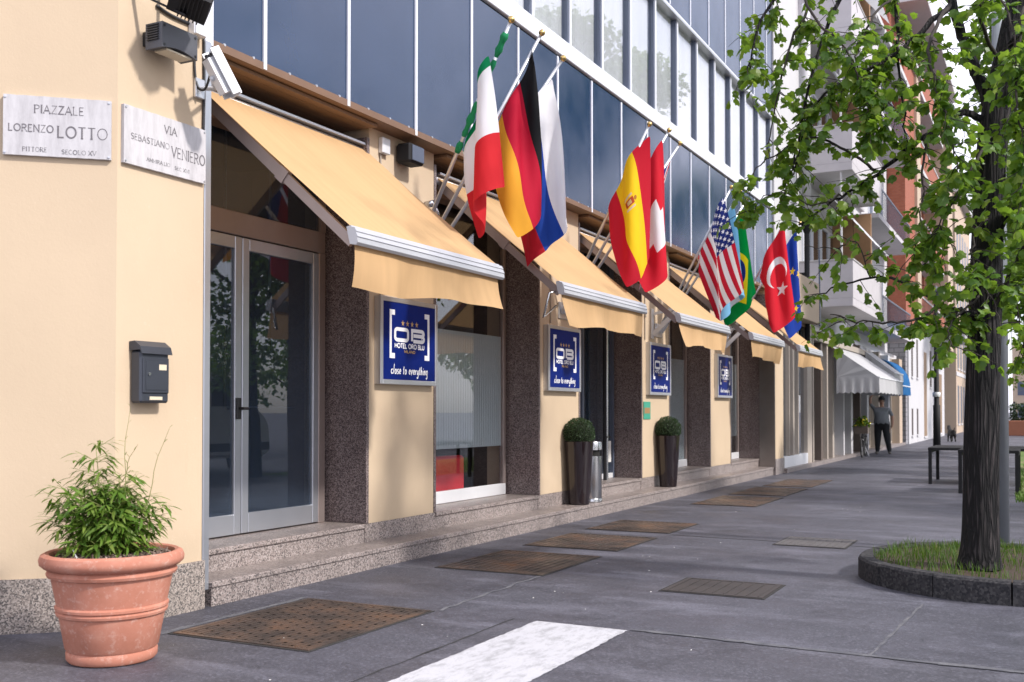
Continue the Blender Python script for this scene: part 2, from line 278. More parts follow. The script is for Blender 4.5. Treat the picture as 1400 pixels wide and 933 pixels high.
# ------------------------------------------------------------------ object helpers
ORG = {}
class MB:
    def __init__(s): s.v = []; s.f = []; s.mi = []
    def add(s, vs, fs, mi=0):
        o = len(s.v); s.v += [tuple(float(c) for c in p) for p in vs]; s.f += [tuple(o+i for i in f) for f in fs]; s.mi += [mi]*len(fs); return s
    def box(s, x0, x1, y0, y1, z0, z1, mi=0, bev=0):
        if bev:
            b = bev; xs, ys, zs = (x0, x1), (y0, y1), (z0, z1); vs = []; ix = {}
            for i in (0, 1):
                for j in (0, 1):
                    for kk in (0, 1):
                        px = xs[i]; py = ys[j]; pz = zs[kk]; dx = b if i == 0 else -b; dy = b if j == 0 else -b; dz = b if kk == 0 else -b
                        ix[i, j, kk] = len(vs); vs += [(px, py+dy, pz+dz), (px+dx, py, pz+dz), (px+dx, py+dy, pz)]
            fs = []
            I = lambda i, j, kk, a: ix[i, j, kk]+a
            for i in (0, 1):
                q = [I(i, 0, 0, 0), I(i, 1, 0, 0), I(i, 1, 1, 0), I(i, 0, 1, 0)]; fs.append(q if i else q[::-1])
                q = [I(0, i, 0, 1), I(0, i, 1, 1), I(1, i, 1, 1), I(1, i, 0, 1)]; fs.append(q if i else q[::-1])
                q = [I(0, 0, i, 2), I(1, 0, i, 2), I(1, 1, i, 2), I(0, 1, i, 2)]; fs.append(q if i else q[::-1])
            for i in (0, 1):
                for j in (0, 1):
                    a = [I(i, j, 0, 0), I(i, j, 0, 1), I(i, j, 1, 1), I(i, j, 1, 0)]; fs.append(a if (i+j) % 2 == 0 else a[::-1])
                    a = [I(i, 0, j, 0), I(i, 0, j, 2), I(i, 1, j, 2), I(i, 1, j, 0)]; fs.append(a if (i+j) % 2 else a[::-1])
                    a = [I(0, i, j, 1), I(0, i, j, 2), I(1, i, j, 2), I(1, i, j, 1)]; fs.append(a if (i+j) % 2 == 0 else a[::-1])
                    for kk in (0, 1):
                        t = [I(i, j, kk, 0), I(i, j, kk, 1), I(i, j, kk, 2)]; fs.append(t if (i+j+kk) % 2 else t[::-1])
            return s.add(vs, fs, mi)
        return s.add([(x0, y0, z0), (x1, y0, z0), (x1, y1, z0), (x0, y1, z0), (x0, y0, z1), (x1, y0, z1), (x1, y1, z1), (x0, y1, z1)],
                     [(0, 3, 2, 1), (4, 5, 6, 7), (0, 1, 5, 4), (1, 2, 6, 5), (2, 3, 7, 6), (3, 0, 4, 7)], mi)
    def prism(s, pts, z0, z1, mi=0):
        n = len(pts); a = sum(pts[i][0]*pts[(i+1) % n][1]-pts[(i+1) % n][0]*pts[i][1] for i in range(n))
        if a < 0: pts = pts[::-1]
        vs = [(p[0], p[1], z0) for p in pts]+[(p[0], p[1], z1) for p in pts]
        return s.add(vs, [tuple(range(n))[::-1], tuple(range(n, 2*n))]+[(i, (i+1) % n, n+(i+1) % n, n+i) for i in range(n)], mi)
    def xprism(s, pts, y0, y1, mi=0):     # profile in (x,z), extruded along y
        n = len(pts); vs = [(p[0], y0, p[1]) for p in pts]+[(p[0], y1, p[1]) for p in pts]
        a = sum(pts[i][0]*pts[(i+1) % n][1]-pts[(i+1) % n][0]*pts[i][1] for i in range(n))
        fs = [tuple(range(n)), tuple(range(n, 2*n))[::-1]]+[(i, n+i, n+(i+1) % n, (i+1) % n) for i in range(n)]
        if a < 0: fs = [f[::-1] for f in fs]
        return s.add(vs, fs, mi)
    def obox(s, p0, p1, wd, ht, up=(0, 0, 1), mi=0):
        p0, p1, up = np.array(p0, float), np.array(p1, float), np.array(up, float); d = p1-p0; d /= np.linalg.norm(d)
        sd_ = np.cross(d, up); sd_ /= np.linalg.norm(sd_); u2 = np.cross(sd_, d); a = sd_*wd/2; b = u2*ht/2
        vs = [p0-a-b, p0+a-b, p0+a+b, p0-a+b, p1-a-b, p1+a-b, p1+a+b, p1-a+b]
        return s.add(vs, [(0, 1, 2, 3), (7, 6, 5, 4), (0, 4, 5, 1), (1, 5, 6, 2), (2, 6, 7, 3), (3, 7, 4, 0)], mi)
    def tube(s, pts, r, n=8, caps=True, mi=0):
        P_ = [np.array(p, float) for p in pts]; rr = r if hasattr(r, '__len__') else [r]*len(P_); vs = []; ref = None
        for i, p in enumerate(P_):
            d = P_[min(i+1, len(P_)-1)]-P_[max(i-1, 0)]; d = d/(np.linalg.norm(d)+1e-9)
            if ref is None: ref = np.cross(d, (0, 0, 1.)) if abs(d[2]) < .9 else np.cross(d, (1., 0, 0)); ref /= np.linalg.norm(ref)
            ref = ref-d*(ref@d); ref /= np.linalg.norm(ref)+1e-9; b = np.cross(d, ref)
            for j in range(n):
                t = 2*math.pi*j/n; vs.append(p+(ref*math.cos(t)+b*math.sin(t))*rr[i])
        fs = [(i*n+j, i*n+(j+1) % n, (i+1)*n+(j+1) % n, (i+1)*n+j) for i in range(len(P_)-1) for j in range(n)]
        if caps: fs += [tuple(range(n))[::-1], tuple(range((len(P_)-1)*n, len(P_)*n))]
        return s.add(vs, fs, mi)
    def lathe(s, prof, c, n=32, mi=0):
        vs = []
        for r, z in prof:
            for j in range(n): t = 2*math.pi*j/n; vs.append((c[0]+r*math.cos(t), c[1]+r*math.sin(t), c[2]+z))
        fs = [(i*n+j, i*n+(j+1) % n, (i+1)*n+(j+1) % n, (i+1)*n+j) for i in range(len(prof)-1) for j in range(n)]
        return s.add(vs, fs, mi)
    def quad(s, a, b, c, d, mi=0): return s.add([a, b, c, d], [(0, 1, 2, 3)], mi)
    def build(s, name, mat, parent=None, smooth=False, kind=None, label=None):
        me = bpy.data.meshes.new(name); org = np.zeros(3)
        p = parent
        while p is not None: org = org+np.array(ORG.get(p.name, (0, 0, 0))); p = p.parent
        V_ = (np.array(s.v)-org) if s.v else np.zeros((0, 3))
        me.from_pydata(V_.tolist(), [], s.f)
        for m_ in (mat if isinstance(mat, (list, tuple)) else [mat]): me.materials.append(M[m_] if isinstance(m_, str) else m_)
        if any(s.mi): me.polygons.foreach_set('material_index', s.mi)
        if smooth: me.polygons.foreach_set('use_smooth', [True]*len(me.polygons))
        me.update(); return link(name, me, parent, kind, label)
def link(name, me, parent=None, kind=None, label=None):
    o = bpy.data.objects.new(name, me); COL.objects.link(o)
    if parent is not None: o.parent = parent
    if kind: o['kind'] = kind
    if label: o['label'] = label
    return o
def tag(o, label, cat, group=None):
    o['label'] = label; o['category'] = cat
    if group: o['group'] = group
    return o
def thing(name, label, cat, loc=(0, 0, 0), group=None):
    o = bpy.data.objects.new(name, None); COL.objects.link(o); o.location = [float(c) for c in loc]; o.empty_display_size = .1
    ORG[o.name] = tuple(float(c) for c in loc); return tag(o, label, cat, group)
def copy_tree(o, parent=None):
    c = o.copy(); COL.objects.link(c)
    if parent is not None: c.parent = parent
    for ch in list(o.children): copy_tree(ch, c)
    return c
def smooth_edges(o, ang=35):
    me = o.data; me.polygons.foreach_set('use_smooth', [True]*len(me.polygons))
    try: me.set_sharp_from_angle(angle=math.radians(ang))
    except Exception: pass
    return o

# ------------------------------------------------------------------ stroke lettering
def arc(cx, cy, rx, ry, a0, a1, n=10):
    return [(cx+rx*math.cos(math.radians(a0+(a1-a0)*i/n)), cy+ry*math.sin(math.radians(a0+(a1-a0)*i/n))) for i in range(n+1)]
def rrect(w_, h_, r, n=4):
    return arc(w_-r, h_-r, r, r, 90, 0, n)+arc(w_-r, r, r, r, 0, -90, n)+arc(r, r, r, r, -90, -180, n)+arc(r, h_-r, r, r, 180, 90, n)+[(w_-r, h_)]
GL = {
 'P': (.62, [[(.04, 0), (.04, 1)], [(.04, 1)]+arc(.32, .76, .27, .24, 90, -90, 8)+[(.04, .52)]]),
 'I': (.12, [[(.06, 0), (.06, 1)]]),
 'A': (.78, [[(0, 0), (.39, 1), (.78, 0)], [(.15, .34), (.63, .34)]]),
 'Z': (.66, [[(.03, 1), (.63, 1), (.02, 0), (.66, 0)]]),
 'L': (.55, [[(.04, 1), (.04, 0), (.54, 0)]]),
 'E': (.55, [[(.53, 1), (.04, 1), (.04, 0), (.55, 0)], [(.08, .52), (.44, .52)]]),
 'O': (.9, [arc(.45, .5, .43, .5, 90, 450, 20)]),
 'R': (.68, [[(.04, 0), (.04, 1)], [(.04, 1)]+arc(.32, .76, .27, .24, 90, -90, 8)+[(.04, .52)], [(.28, .5), (.68, 0)]]),
 'N': (.78, [[(.04, 0), (.04, 1), (.74, 0), (.74, 1)]]),
 'T': (.66, [[(0, 1), (.66, 1)], [(.33, .98), (.33, 0)]]),
 'V': (.74, [[(0, 1), (.37, 0), (.74, 1)]]),
 'S': (.52, [arc(.27, .76, .24, .24, 30, 270, 9)+arc(.27, .26, .25, .26, 90, -150, 9)]),
 'B': (.6, [[(.04, 0), (.04, 1)]+arc(.3, .77, .24, .23, 90, -90, 8)+[(.08, .54)], [(.3, .54)]+arc(.32, .27, .27, .27, 90, -90, 8)+[(.04, 0)]]),
 'H': (.72, [[(.04, 0), (.04, 1)], [(.68, 0), (.68, 1)], [(.08, .52), (.64, .52)]]),
 'U': (.7, [[(.04, 1), (.04, .3)]+arc(.35, .3, .31, .3, 180, 360, 8)+[(.66, 1)]]),
 'M': (.9, [[(.04, 0), (.04, 1), (.45, .2), (.86, 1), (.86, 0)]]),
 'C': (.72, [arc(.42, .5, .4, .5, 50, 310, 14)]),
 'X': (.66, [[(0, 0), (.66, 1)], [(0, 1), (.31, .53)], [(.35, .47), (.66, 0)]]),
 'O!': (1.12, [rrect(1.12, .86, .2)]),
 'B!': (1.08, [[(0, 0), (0, .86)]+arc(.87, .655, .19, .205, 90, -90, 8)+[(.12, .45)], [(.87, .44)]+arc(.87, .22, .21, .22, 90, -90, 8)+[(.11, 0)]]),
 'c': (.36, [arc(.2, .25, .18, .25, 50, 330, 10)]), 'l': (.16, [[(.02, 0), (.1, 1.0), (.16, .9)]]), 'o': (.38, [arc(.19, .25, .17, .25, 90, 450, 14)]),
 's': (.30, [arc(.16, .38, .12, .12, 40, 250, 7)+arc(.14, .13, .13, .13, 70, -140, 7)]), 'e': (.36, [[(.05, .26), (.33, .30)]+arc(.19, .27, .16, .24, 10, 320, 12)]),
 't': (.24, [[(.14, .85), (.08, .08), (.2, 0)], [(-.04, .55), (.08, .56)]]), 'v': (.34, [[(.02, .5), (.14, 0), (.34, .55)]]), 'r': (.26, [[(.05, .5), (.04, 0)], [(.06, .3), (.14, .46), (.26, .48)]]),
 'y': (.36, [[(.02, .5), (.1, .06), (.3, .1)], [(.36, .52), (.28, -.35), (.1, -.42), (.04, -.28)]]), 'h': (.36, [[(.06, .95), (.02, 0)], [(.05, .3), (.18, .5), (.28, .42), (.28, 0)]]),
 'i': (.12, [[(.05, .5), (.06, 0)], [(.07, .68), (.08, .76)]]), 'n': (.36, [[(.04, .5), (.03, 0)], [(.05, .3), (.18, .5), (.28, .4), (.29, 0)]]), 'g': (.38, [arc(.19, .26, .16, .24, 60, 400, 12)+[(.32, -.3), (.18, -.45), (.02, -.32)]]),
 '-': (.4, [[(.05, .5), (.35, .5)]]),
}
def glyphs(txt):
    i = 0; o = []
    while i < len(txt):
        if i+1 < len(txt) and txt[i+1] == '!': o.append(txt[i:i+2]); i += 2
        else: o.append(txt[i]); i += 1
    return o
def text_width(txt, sp=.16): return sum((GL[c_][0]+sp) if c_ in GL else .4 for c_ in glyphs(txt))-sp
def letter(mb, txt, org, xd, yd, nd, h, th, width=None, sp=.16, slant=0, serif=False, depth=.0015):
    """engraved or raised strokes; org = left end of the base line"""
    org, xd, yd, nd = (np.array(a_, float) for a_ in (org, xd, yd, nd)); W_ = text_width(txt, sp); sx = (width/W_ if width else h); cx = 0; kz = 0
    for c_ in glyphs(txt):
        if c_ not in GL: cx += .4; continue
        gw, strokes = GL[c_]; st = [list(p) for p in strokes]
        if serif:
            for s_ in strokes:
                for e in ((0, 1) if len(s_) > 1 else ()):
                    p = s_[0] if e == 0 else s_[-1]; q = s_[1] if e == 0 else s_[-2]
                    if abs(q[1]-p[1]) > .3 and c_ not in 'O': st.append([(p[0]-.1, p[1]), (p[0]+.1, p[1])])
        for s_ in st:
            kz += 1; pts = [np.array(((cx+p[0]+slant*p[1])*sx, p[1]*h)) for p in s_]; n = len(pts); t_ = th*(.5 if (serif and kz % 2 == 0) else 1)
            closed = np.linalg.norm(pts[0]-pts[-1]) < 1e-6; Lf = []
            for i in range(n):
                a_ = pts[i]-pts[i-1] if i > 0 else (pts[-1]-pts[-2] if closed else None); b_ = pts[i+1]-pts[i] if i < n-1 else (pts[1]-pts[0] if closed else None)
                ds = [d/(np.linalg.norm(d)+1e-9) for d in (a_, b_) if d is not None]; d = sum(ds); d = d/(np.linalg.norm(d)+1e-9); nn = np.array((-d[1], d[0]))
                kf = 1/max(.35, abs(nn@np.array((-ds[0][1], ds[0][0])))); Lf.append(nn*t_/2*kf)
            off = depth+.0002*(kz % 6)
            for sgn in (1,):
                vs = [org+xd*(p+l_)[0]+yd*(p+l_)[1]+nd*off for p, l_ in zip(pts, Lf)]+[org+xd*(p-l_)[0]+yd*(p-l_)[1]+nd*off for p, l_ in zip(pts, Lf)]
                mb.add(vs, [(i, n+i, n+i+1, i+1) for i in range(n-1)])
        cx += gw+sp
    return W_*sx
def starpts(c_, R_, xd, yd, nd, r=.4):
    return [np.array(c_)+np.array(xd)*math.sin(math.pi*i/5)*(R_ if i % 2 == 0 else R_*r)+np.array(yd)*math.cos(math.pi*i/5)*(R_ if i % 2 == 0 else R_*r)+np.array(nd)*.002 for i in range(10)]

# ------------------------------------------------------------------ ground
def sheet(name, pts, z, mat):
    mb = MB(); mb.add([(p[0], p[1], z) for p in pts], [tuple(range(len(pts)))]); return mb.build(name, mat, kind='structure')
sheet('ground', [(-400, -300), (400, -300), (400, 900), (-400, 900)], 0, 'asphalt')
# a newer strip of coarse asphalt in the foreground, slightly ragged edge
ed = [(-3.2, 3.0)]+[(-3.2+.012*math.sin(i*2.1), 3.0+i*.33) for i in range(1, 10)]+[(-3.2+i*.45, 6.275+.02*math.sin(i*1.7)-.012*i) for i in range(0, 13)]+[(6, 6.1), (6, 3.0)]
sheet('driveway', ed, .004, 'coarse_asphalt')
sheet('driveway', [(-3.2, -6), (6, -6), (6, 3.0), (-3.2, 3.0)], .004, 'coarse_asphalt')
mb = MB(); x0, x1, ye = -3.03, -2.385, 6.275     # worn bar of white paint
nn_ = 150; lft = [(x0+rnd.uniform(-.006, .006), 1.5+(ye-1.5)*i/nn_, .008) for i in range(nn_+1)]; rgt_ = [(x1+rnd.uniform(-.006, .006), 1.5+(ye-.01-1.5)*i/nn_, .008) for i in range(nn_+1)]
mb.add(lft+rgt_, [(i, nn_+1+i, nn_+2+i, i+1) for i in range(nn_)]); mb.build('road_marking', 'white_paint', kind='structure')
# asphalt seams: thin raised tar/sand lines
def seam(pts, wd, mat, z=.003):
    mb = MB(); n = len(pts)
    for i in range(n-1):
        a_, b_ = np.array(pts[i]), np.array(pts[i+1]); d = (b_-a_)/np.linalg.norm(b_-a_); nn = np.array((-d[1], d[0]))*wd/2*(.7+.6*rnd.random())
        mb.add([(*(a_+nn), z), (*(a_-nn), z), (*(b_-nn), z), (*(b_+nn), z)], [(0, 1, 2, 3)])
    return mb.build('asphalt_seam', mat, kind='structure')
k = NM('seam_dust'); k.base(k.mix(k.ramp(k.noise(7, 5, .7), [(.42, g(0)), (.6, g(1))]), (.085, .087, .10, 1), (.135, .135, .145, 1))); k.rough(.95); M['seam_dust'] = k.m
simple('seam_tar', (.03, .03, .032), .7)
def wob(a_, b_, n, amp): return [(a_[0]+(b_[0]-a_[0])*i/n+amp*rnd.uniform(-1, 1), a_[1]+(b_[1]-a_[1])*i/n+amp*rnd.uniform(-1, 1)) for i in range(n+1)]
pA, pB = onz(1262, 826), onz(1184, 905)
seam(wob(pA[:2], (pB[0], 6.3), 14, .006), .022, 'seam_dust', .0025)
seam(wob((-2.38, 6.31), (.8, 6.22), 26, .012), .05, 'seam_dust', .0055)
seam(wob((-3.21, 3.2), (-3.2, 6.28), 22, .008), .014, 'seam_tar', .0055)
seam(wob((-4.97, 4.85), (-4.97, 6.3), 12, .006), .05, 'seam_dust', .0025)
seam(wob((-4.85, 7.9), (-5.25, 8.0), 5, .005), .02, 'seam_dust', .0025)
seam(wob((-3.8, 6.3), (-3.85, 8.0), 14, .02), .03, 'seam_dust', .0028)
seam(wob((-3.8, 11.35), (-1.5, 11.25), 14, .02), .03, 'seam_tar', .0028)
# litter-sized pale specks on the pavement
mb = MB()
for i in range(70):
    x, y = rnd.uniform(-4.9, 1.5), rnd.uniform(4.2, 17); s_ = rnd.uniform(.003, .008)*(1+.05*y); t = rnd.random()*3
    if -.15+(-1.3) < x and 8.2 < y < 10.9: continue
    mb.add([(x+s_*math.cos(t+k_*2.1)*rnd.uniform(.5, 1), y+s_*math.sin(t+k_*2.1), .007) for k_ in range(3)]+[(x, y, .007+s_*.4)], [(0, 1, 3), (1, 2, 3), (2, 0, 3)])
mb.build('pavement_grit', 'paper_white', kind='stuff')

# ------------------------------------------------------------------ iron covers in the pavement
def cover(name, x0, x1, y0, y1, label, nx, ny, holes=True, ridges=True, mat='rusty_iron', group=None):
    t = thing(name, label, 'grate', (x0, y0, 0), group)
    mb = MB(); f_ = .035; z0 = .002
    for (a_, b_, c_, d_) in ((x0, x1, y0, y0+f_), (x0, x1, y1-f_, y1), (x0, x0+f_, y0+f_, y1-f_), (x1-f_, x1, y0+f_, y1-f_)): mb.box(a_, b_, c_, d_, z0, .010)
    mb.build('frame', mat, t)
    mb = MB()
    for (a_, b_, c_, d_) in ((x0-.022, x1+.022, y0-.022, y0-.001), (x0-.022, x1+.022, y1+.001, y1+.022), (x0-.022, x0-.001, y0, y1), (x1+.001, x1+.022, y0, y1)): mb.box(a_, b_, c_, d_, .001, .0045)
    mb.build('joint', 'joint_dark', t)  # near-black ring marks the gap around the frame
    mb = MB(); xs, ys = np.linspace(x0+f_+.004, x1-f_-.004, nx+1), np.linspace(y0+f_+.004, y1-f_-.004, ny+1)
    vid = {}
    def V(i, j):
        if (i, j) not in vid: vid[i, j] = len(mb.v); mb.v.append((xs[i], ys[j], .0075))
        return vid[i, j]
    for i in range(nx):
        for j in range(ny):
            if holes and i % 4 == 2 and j % 4 == (0 if (i//4) % 2 else 2): continue
            mb.f.append((V(i, j), V(i+1, j), V(i+1, j+1), V(i, j+1))); mb.mi.append(0)
    mb.build('plate', mat, t)
    mb = MB(); mb.box(x0+.01, x1-.01, y0+.01, y1-.01, .0012, .0030); mb.build('pit', 'dark_pit', t)
    if ridges:
        mb = MB()
        for i in range(0, nx+1, 2): x = xs[i]; mb.box(x-.004, x+.004, ys[0], ys[-1], .0078, .0125)
        mb.build('ridges', mat, t, kind='stuff')
    return t
cover('pavement_grate', -4.90, -3.84, 4.90, 6.26, 'rusty perforated iron grate in front of the first entrance steps, nearest to the camera', 44, 52)
G_ = 'rusty iron covers along the steps'
cover('pavement_cover', -4.86, -3.83, 8.04, 9.32, 'dark brown iron cover nearest of the three below the first window', 26, 30, False, group=G_)
cover('pavement_cover', -4.85, -3.84, 9.78, 10.96, 'middle iron cover of the three between first window and tall planter', 26, 30, False, group=G_)
cover('pavement_cover', -4.86, -3.86, 11.45, 12.55, 'iron cover farthest of the three, level with the first round boxwood', 26, 30, False, group=G_)
cover('pavement_cover', -4.76, -3.80, 15.2, 16.95, 'rusty iron cover in front of the second round boxwood', 22, 30, False, group=G_)
cover('pavement_cover', -4.76, -3.84, 17.3, 19.1, 'rust orange iron cover past the second round boxwood', 22, 30, False, group=G_)
cover('pavement_cover', -4.72, -3.86, 19.5, 21.6, 'farthest rusty iron cover by the end of the granite step', 22, 30, False, group=G_)
simple('manhole_iron', (.055, .047, .044), .6, .2, var=.3, vs=7, bump=.4, bs=70)
cover('manhole_cover', -2.68, -1.90, 7.79, 8.47, 'dark square manhole cover alone in the middle of the pavement', 16, 16, False, mat='manhole_iron')
simple('old_cover', (.10, .093, .092), .8, var=.3, vs=7, bump=.5, bs=70)
cover('manhole_cover', -2.55, -1.85, 11.0, 11.75, 'faint worn grey square cover beyond the dark manhole', 16, 16, False, mat='old_cover')

# ------------------------------------------------------------------ hotel
XW, XD, XS, XG, Z1, Z2, ZS = -5.65, -6.11, -5.32, -5.45, .175, .35, 4.07
hotel = thing('hotel_building', 'cream hotel corner building with granite steps, awnings and blue glass upper floors', 'building', (-5.65, 5.62, 0))
ch = np.array((.75, .66, 0)); chn = np.array((.66, -.75, 0)); CX, CY_ = -5.35, 4.84
# corner with chamfer
mb = MB(); a_ = (CX-3.4*.75, CY_-3.4*.66); mb.prism([(CX, 5.62), (CX, CY_), a_, (-9.5, a_[1]), (-9.5, 5.62)], .335, 11.6); mb.build('corner_wall', 'plaster', hotel)
mb = MB(); e = .022; a2 = (CX-3.4*.75+e*.66, CY_-3.4*.66-e*.75); mb.prism([(CX+e, 5.632), (CX+e, CY_-e*.42), a2, (-9.4, a2[1]), (-9.4, 5.632)], 0, .34); smooth_edges(mb.build('granite_plinth', 'rough_granite', hotel), 20)
# metal edge cover at the first opening
mb = MB(); mb.box(-5.46, -5.352, 5.634, 5.70, .12, 4.06, bev=.006); mb.build('edge_cover', 'door_aluminium', hotel)
# openings and piers
OP = [(5.70, 8.05), (9.30, 11.76), (13.06, 15.46), (16.86, 19.21), (20.68, 22.95)]
PI = [(8.05, 9.30), (11.76, 13.06), (15.46, 16.86), (19.21, 20.68)]
for y0, y1 in PI:
    mb = MB(); mb.box(-6.4, XW, y0+.045, y1-.045, Z2, ZS-.002); mb.build('pier', 'plaster', hotel)
    mb = MB(); mb.box(-6.4, XW-.004, y0+.002, y1-.002, Z1+.001, Z2-.001); mb.build('granite_plinth', 'step_granite', hotel)
    for a_, b_ in ((y0, y0+.043), (y1-.043, y1)):
        mb = MB(); mb.box(-6.2, XW+.006, a_, b_, Z2+.002, 3.96); mb.build('granite_reveal', 'dark_granite', hotel)
mb = MB(); mb.box(-6.2, -5.40, 22.95, 23.0, Z2+.002, 3.96); mb.build('granite_reveal', 'dark_granite', hotel)
mb = MB(); mb.box(-5.63, -5.296, 22.935, 22.955, Z1+.003, 3.4); mb.build('steel_panel', 'brushed_steel', hotel)
mb = MB(); mb.box(-6.2, -5.30, 23.0, 23.78, .34, ZS-.002); mb.build('pier', 'plaster', hotel)
mb = MB(); mb.box(-6.2, -5.285, 22.96, 23.80, 0, .345); mb.build('granite_plinth', 'step_granite', hotel)
mb = MB(); mb.box(-6.5, -6.2, 5.63, 5.69, Z2, ZS-.002); mb.build('pier', 'plaster', hotel)
# steps
y = 5.70
while y < 22.9:
    y2 = min(y+2.36, 22.93); y2 = 22.93 if 22.93-y2 < .6 else y2
    mb = MB(); mb.box(-5.90, XS-.012, y+.002, y2-.002, -.02, Z1-.042); mb.build('step_riser', 'step_granite', hotel)
    mb = MB(); mb.box(-5.90, XS, y+.0015, y2-.0015, Z1-.042, Z1, bev=.006); mb.build('step_tread', 'step_granite', hotel)
    y = y2
for i, (y0, y1) in enumerate(OP):
    mb = MB(); mb.box(-6.6, XW-.010, y0+.001, y1-.001, Z1+.0005, Z2-.042); mb.build('step_riser', 'step_granite', hotel)
    mb = MB(); mb.box(-6.6, XW+.008, y0+.002, y1-.002, Z2-.042, Z2, bev=.006); mb.build('step_tread', 'step_granite', hotel)
# soffit and roller shutter box in each opening
mb = MB(); mb.box(-6.6, XG+.01, 5.64, 23.9, ZS, ZS+.06); mb.build('soffit', 'soffit_brown', hotel)
for y0, y1 in OP:
    for kx in range(7):
        xa = -5.52-kx*.095
        mb = MB(); mb.box(xa-.09, xa, y0+.01, y1-.01, 4.035, 4.062); mb.build('soffit_board', 'soffit_lath', hotel)
    mb = MB(); mb.box(-6.05, -5.84, y0+.01, y1-.01, 3.72, 3.90, bev=.02); mb.build('shutter_box', 'soffit_brown', hotel)
# interior
mb = MB(); mb.box(-12, -6.25, 5.7, 24, Z2-.1, Z2-.004); mb.build('interior_floor', 'interior_floor', hotel)
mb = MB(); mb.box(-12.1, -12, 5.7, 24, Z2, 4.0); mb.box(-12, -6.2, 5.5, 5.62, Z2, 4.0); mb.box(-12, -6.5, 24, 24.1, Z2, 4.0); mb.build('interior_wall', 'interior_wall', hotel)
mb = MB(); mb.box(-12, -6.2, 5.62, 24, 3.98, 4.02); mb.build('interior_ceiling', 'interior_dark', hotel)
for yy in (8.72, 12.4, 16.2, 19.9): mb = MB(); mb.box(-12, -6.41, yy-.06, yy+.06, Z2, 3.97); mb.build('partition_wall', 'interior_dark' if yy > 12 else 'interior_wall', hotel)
def frame_rect(mb, x, y0, y1, z0, z1, wd, dp=.05, bev=.004):
    mb.box(x-dp/2, x+dp/2, y0, y0+wd, z0, z1, bev=bev); mb.box(x-dp/2, x+dp/2, y1-wd, y1, z0, z1, bev=bev)
    mb.box(x-dp/2, x+dp/2, y0+wd+.001, y1-wd-.001, z0, z0+wd, bev=bev); mb.box(x-dp/2, x+dp/2, y0+wd+.001, y1-wd-.001, z1-wd, z1, bev=bev)
# opening 1: double glass door with transom
fr = MB(); fr.box(XD-.04, XD+.03, 5.70, 8.05-.05, 2.885, 3.085, bev=.006); fr.box(XD-.04, XD+.03, 7.905, 8.004, Z2, 2.884, bev=.006); fr.box(XD-.04, XD+.03, 5.70, 5.78, Z2, 2.884, bev=.006)
fr.box(XD-.04, XD+.03, 7.93, 8.004, 3.086, 3.95); fr.box(XD-.04, XD+.03, 5.70, 5.78, 3.086, 3.95); fr.box(XD-.04, XD+.03, 5.781, 7.929, 3.88, 3.95)
doorframe = fr.build('door_frame', 'bronze_aluminium', hotel)
mb = MB(); mb.box(XD-.006, XD+.002, 5.78, 7.93, 3.087, 3.88); mb.build('transom_pane', 'door_glass', hotel)
for a_, b_, hd in ((5.785, 6.848, True), (6.856, 7.903, False)):
    mb = MB(); x = XD+.005
    mb.box(x-.025, x+.025, a_, a_+.085, Z2+.012, 2.875, bev=.005); mb.box(x-.025, x+.025, b_-.085, b_, Z2+.012, 2.875, bev=.005)
    mb.box(x-.025, x+.025, a_+.086, b_-.086, Z2+.012, .53, bev=.004); mb.box(x-.025, x+.025, a_+.086, b_-.086, 2.77, 2.875, bev=.004)
    d = mb.build('glass_door', 'door_aluminium', hotel)
    mb = MB(); mb.box(x-.006, x+.002, a_+.086, b_-.086, .53, 2.77); mb.build('pane', 'door_glass', d)
    mb = MB()
    if hd:
        mb.box(x+.026, x+.045, b_-.07, b_-.02, 1.33, 1.51, bev=.005); mb.tube([(x+.045, b_-.045, 1.42), (x+.085, b_-.045, 1.42), (x+.085, b_+.02, 1.42)], .012); mb.build('handle', 'black_plastic', d)
    else:
        mb.tube([(x-.06, a_+.09, 1.43), (x-.06, b_-.25, 1.43)], .013); mb.build('push_bar', 'steel', d)
# opening 2: fixed window with frosted film
def shop_window(y0, y1, film, zf0, zf1):
    mb = MB(); x = XD
    mb.box(x-.035, x+.03, y0+.045, y1-.05, Z2+.003, .49, bev=.006)
    f_ = mb.build('window_sill', 'bright_aluminium', hotel)
    mb = MB(); mb.box(x-.03, x+.03, y1-.105, y1-.046, .491, 3.95, bev=.004); mb.box(x-.03, x+.03, y0+.046, y0+.105, .491, 3.95, bev=.004); mb.box(x-.03, x+.03, y0+.106, y1-.106, 3.88, 3.95)
    wn = mb.build('window_frame', 'bronze_aluminium', hotel)
    mb = MB(); mb.box(x-.006, x+.002, y0+.105, y1-.105, .49, 3.88); mb.build('pane', 'window_glass', wn)
    if film:
        mb = MB(); ya, yb = y0+.11, y1-.11; n = int((yb-ya)/.055)
        for i in range(n):      # fine vertical ribs
            p = ya+(yb-ya)*i/n; q = ya+(yb-ya)*(i+1)/n; mb.box(x-.022, x-.010, p+.002, q-.002, zf0, zf1)
        mb.build('frosted_film', 'film_glass', wn)
shop_window(9.30, 11.76, True, .965, 2.33)
shop_window(16.86, 19.21, True, .42, 2.36)
shop_window(20.68, 22.95, True, .85, 2.42)
